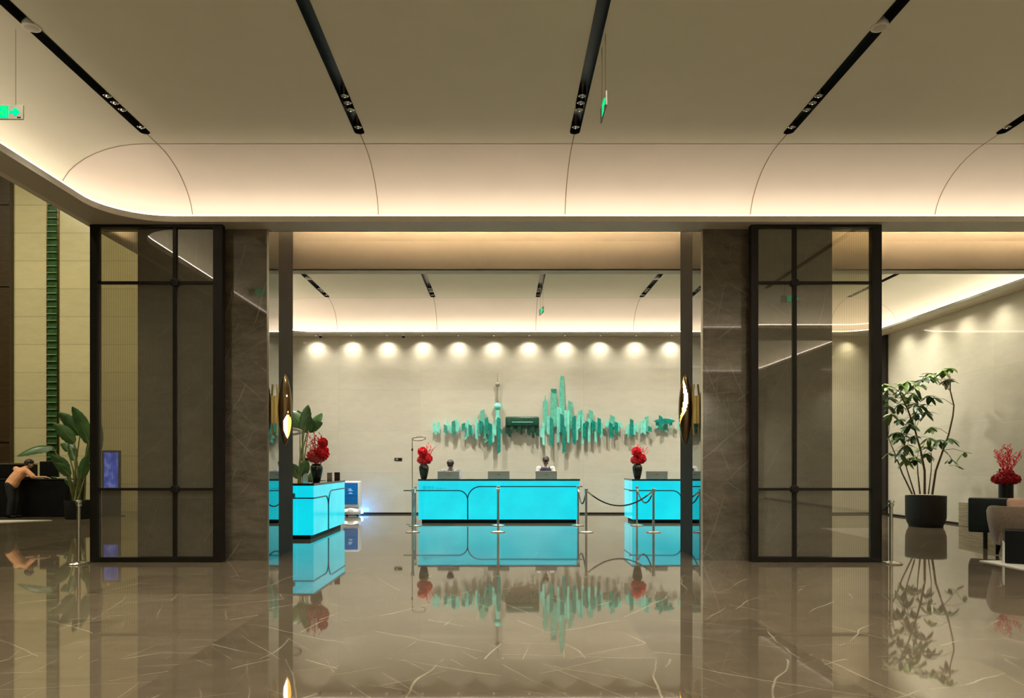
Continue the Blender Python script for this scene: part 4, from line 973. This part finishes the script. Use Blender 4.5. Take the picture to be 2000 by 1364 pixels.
b = MB(); b.box(7.30, 11.0, 5.5, 11.35, 0.0, 0.012); tag(b.build('rug', M['rug']), 'pale rug under the cube table at the lower right', 'rug')

# ------------------------------------------------------------------ people
def skinned(name, caps, m, parent, vox=0.012, balls=(), smooth_it=4):
    b = MB()
    for c in caps: b.cap(*c)
    for c in balls: b.ball(*c)
    o = b.build(name, m, parent)
    bake(o, [('REMESH', dict(mode='VOXEL', voxel_size=vox)), ('SMOOTH', dict(iterations=smooth_it, factor=0.5))])
    return o
def hand(wr, dirv, up):
    """palm, four unequal bent fingers and a thumb, as capsules"""
    wr = Vector(wr); d = Vector(dirv).normalized(); up = Vector(up); s = d.cross(up).normalized(); up = s.cross(d).normalized()
    caps = [(wr, wr + d * 0.05 + s * 0.015, 0.024, 0.020), (wr, wr + d * 0.05 - s * 0.015, 0.024, 0.020), (wr + d * 0.05 + s * 0.025, wr + d * 0.08 + s * 0.026, 0.014, 0.011), (wr + d * 0.05 - s * 0.025, wr + d * 0.08 - s * 0.026, 0.014, 0.011)]
    for off, L in ((0.032, 0.070), (0.011, 0.082), (-0.011, 0.076), (-0.032, 0.060)):
        a = wr + d * 0.085 + s * off; m_ = a + d * L * 0.55 + s * off * 0.12 - up * 0.008; e = m_ + d * L * 0.42 - up * 0.026
        caps += [(a, m_, 0.0095, 0.0088), (m_, e, 0.0088, 0.0075)]
    t0 = wr + d * 0.025 + s * 0.028; t1 = t0 + d * 0.032 + s * 0.030; t2 = t1 + d * 0.032 + s * 0.006
    caps += [(t0, t1, 0.014, 0.0105), (t1, t2, 0.0105, 0.009)]
    return caps
def person(name_label, loc, rz, J, top, hair, kind='shirt', trousers='black_cloth', waistcoat=None):
    root = thing('person', name_label, 'person', loc, rz)
    V = {k: Vector(v) for k, v in J.items()}
    hd = V['head']; fw = V['face'].normalized(); upv = V['crown'].normalized(); sd = fw.cross(upv).normalized()
    Hm = Matrix((( sd.x, fw.x, upv.x, hd.x), (sd.y, fw.y, upv.y, hd.y), (sd.z, fw.z, upv.z, hd.z), (0, 0, 0, 1)))
    hp = lambda x, y, z: Hm @ Vector((x, y, z))
    caps = [(V['pelvis'], V['belly'], 0.135, 0.125), (V['belly'], V['chest'], 0.125, 0.135), (V['chest'], V['neck'], 0.11, 0.058), (V['neck'], hp(0, -0.01, -0.07), 0.054, 0.052)]
    for s in 'LR':
        caps += [(V['chest'], V['sh' + s], 0.10, 0.058), (V['sh' + s], V['el' + s], 0.050, 0.038), (V['el' + s], V['wr' + s], 0.038, 0.026)]
        caps += [(V['pelvis'], V['hip' + s], 0.12, 0.092), (V['hip' + s], V['kn' + s], 0.088, 0.056), (V['kn' + s], V['an' + s], 0.055, 0.036), (V['an' + s] - Vector((0, 0, .03)), V['to' + s], 0.036, 0.028)]
        caps += hand(V['wr' + s], V['hd' + s], V.get('hu' + s, Vector((0, 0, 1))))
    # head: skull, jaw, cheeks, nose, brow, chin, ears
    caps += [(hp(0, -0.015, 0.035), hp(0, 0.005, 0.015), 0.083, 0.078), (hp(0, 0.035, -0.03), hp(0, 0.055, -0.075), 0.058, 0.034), (hp(0, 0.082, 0.012), hp(0, 0.106, -0.022), 0.009, 0.014),
             (hp(-0.03, 0.078, 0.032), hp(0.03, 0.078, 0.032), 0.013, 0.013), (hp(-0.022, 0.080, -0.062), hp(0.022, 0.080, -0.062), 0.009, 0.009)]
    for s in (-1, 1): caps += [(hp(s * 0.080, -0.005, 0.012), hp(s * 0.083, -0.012, -0.028), 0.013, 0.009), (hp(s * 0.045, 0.055, -0.015), hp(s * 0.040, 0.052, -0.04), 0.028, 0.022)]
    body = skinned('body', caps, M['skin'], root, 0.0075, smooth_it=3)
    for s in (-1, 1):
        b = MB(); b.ball(hp(s * 0.032, 0.086, 0.013), 0.011, 10, 7); b.build('eye', M['eye'], root, smooth=180)
    b = MB(); b.tube([hp(-0.022, 0.088, -0.060), hp(0, 0.094, -0.061), hp(0.022, 0.088, -0.060)], [0.003, 0.006, 0.003], 8); b.build('mouth', M['lips'], root, smooth=60)
    hb = [(hp(0, -0.02, 0.052), 0.092, 16, 12, (1, 1, 1)), (hp(0, -0.045, 0.02), 0.084, 16, 12, (1, 1, 1)), (hp(0, 0.035, 0.075), 0.060, 14, 10, (1, 1, 1))]
    hc = [(hp(s * 0.066, -0.02, 0.03), hp(s * 0.070, -0.035, -0.02), 0.026, 0.016) for s in (-1, 1)] + [(hp(0, -0.07, 0.0), hp(0, -0.062, -0.055), 0.045, 0.03)] + [(hp(-0.045, 0.05, 0.082), hp(0.045, 0.058, 0.080), 0.028, 0.028)]
    skinned('hair', hc, M[hair], root, 0.010, hb, 2)
    # clothes follow the body
    g = 0.014
    if kind == 'shirt': ends = {s: V['el' + s].lerp(V['sh' + s], 0.15) for s in 'LR'}
    else: ends = {s: V['wr' + s].lerp(V['el' + s], 0.12) for s in 'LR'}
    cp = [(V['pelvis'] + Vector((0, 0, 0.0)), V['belly'], 0.150 + g, 0.135 + g), (V['belly'], V['chest'], 0.135 + g, 0.140 + g), (V['chest'], V['chest'].lerp(V['neck'], 0.72), 0.115 + g, 0.068 + g)]
    for s in 'LR':
        cp += [(V['chest'], V['sh' + s], 0.105 + g, 0.060 + g), (V['pelvis'], V['hip' + s].lerp(V['pelvis'], 0.3), 0.13 + g, 0.112 + g)]
        if kind == 'shirt': cp += [(V['sh' + s], ends[s], 0.056 + g, 0.052 + g)]
        else: cp += [(V['sh' + s], V['el' + s], 0.055 + g, 0.044 + g), (V['el' + s], ends[s], 0.044 + g, 0.032 + g)]
    skinned('shirt', cp, M[top], root, 0.011)
    if waistcoat:
        cw = [(V['belly'] - Vector((0, 0, .06)), V['chest'], 0.152 + g, 0.150 + g)]
        for s in 'LR': cw += [(V['chest'] - Vector((0, 0, .03)), V['chest'].lerp(V['sh' + s], 0.55), 0.122 + g, 0.085 + g)]
        skinned('waistcoat', cw, M[waistcoat], root, 0.011)
    ct_ = []
    for s in 'LR': ct_ += [(V['pelvis'], V['hip' + s], 0.128 + g, 0.098 + g), (V['hip' + s], V['kn' + s], 0.096 + g, 0.066 + g), (V['kn' + s], V['an' + s] + Vector((0, 0, .03)), 0.066 + g, 0.050 + g)]
    skinned('trousers', ct_, M[trousers], root, 0.012)
    for s in 'LR':
        b = MB(); a = V['an' + s]; t = V['to' + s]
        b.cap(Vector((a.x, a.y, 0.045)), Vector((t.x, t.y, 0.035)), 0.044, 0.034); b.cap(Vector((a.x, a.y, 0.045)), Vector((a.x, a.y, 0.10)), 0.044, 0.046)
        b.bm.verts.ensure_lookup_table()
        for v in b.bm.verts: v.co.z = max(v.co.z, 0.0)
        b.build('shoe', M['black'], root, smooth=180)
    return root
def legs(J, fwd=-1):
    for s, sg in (('L', 1), ('R', -1)):
        J['hip' + s] = (0.095 * sg, 0.02, 0.90); J['kn' + s] = (0.105 * sg, 0.0, 0.49); J['an' + s] = (0.11 * sg, 0.03, 0.085); J['to' + s] = (0.125 * sg, 0.03 + fwd * 0.17, 0.032)
    return J
# the two clerks look down at their screens
def clerk(loc, label, lean, nod, top, hair, waistcoat=None, hx=0.0):
    c, s_ = math.cos(R(nod)), math.sin(R(nod))
    J = legs({'pelvis': (0, 0.03, 0.97), 'belly': (0, 0.0, 1.10), 'chest': (0, -lean * 0.75, 1.29), 'neck': (hx * .5, -lean - 0.02, 1.46), 'head': (hx, -lean - 0.09, 1.585), 'face': (hx, -c, -s_), 'crown': (0, -s_, c),
              'shL': (0.185, -lean * 0.85, 1.38), 'elL': (0.24, -lean - 0.10, 1.12), 'wrL': (0.14, -lean - 0.33, 0.99), 'hdL': (-0.25, -1, -0.35),
              'shR': (-0.185, -lean * 0.85, 1.38), 'elR': (-0.24, -lean - 0.10, 1.12), 'wrR': (-0.14, -lean - 0.33, 0.99), 'hdR': (0.25, -1, -0.35)})
    return person(label, loc, 0, J, top, hair, 'long', 'black_cloth', waistcoat)
clerk((-1.36, 19.98, 0), 'person with lowered black hair in a pale patterned shirt behind the middle desk', 0.20, 74, 'stripe_cloth', 'hair').scale = (1.08, 1.05, 0.93)
clerk((1.17, 19.95, 0), 'person in a dark waistcoat over a white shirt behind the middle desk', 0.13, 48, 'white_cloth', 'hair_brown', 'navy_cloth').scale = (1, 1, 0.98)
# person in peach leaning over the counter, back to the photo
J = {'pelvis': (0, 0, 0.95), 'belly': (0.05, 0.02, 1.07), 'chest': (0.15, 0.10, 1.23), 'neck': (0.25, 0.16, 1.37), 'head': (0.31, 0.21, 1.475), 'face': (0.75, 0.62, -0.35), 'crown': (0.30, 0.10, 0.95),
     'shR': (0.35, 0.03, 1.29), 'elR': (0.55, 0.02, 1.11), 'wrR': (0.76, 0.13, 1.115), 'hdR': (1, 0.15, -0.12), 'huR': (0, 0, 1), 'shL': (0.0, 0.15, 1.34), 'elL': (-0.02, 0.38, 1.15), 'wrL': (0.20, 0.50, 1.115), 'hdL': (1, 0.2, -0.12), 'huL': (0, 0, 1)}
for s, sg in (('L', 1), ('R', -1)):
    J['hip' + s] = (-0.02, 0.095 * sg, 0.90); J['kn' + s] = (0.03, 0.10 * sg, 0.49); J['an' + s] = (-0.02, 0.11 * sg, 0.085); J['to' + s] = (0.15, 0.12 * sg, 0.032)
person('person in a peach shirt leaning over the black counter at the far left', (-13.42, 20.36, 0), 0, J, 'orange_cloth', 'hair', 'shirt').scale = (1.05, 1.0, 1.0)
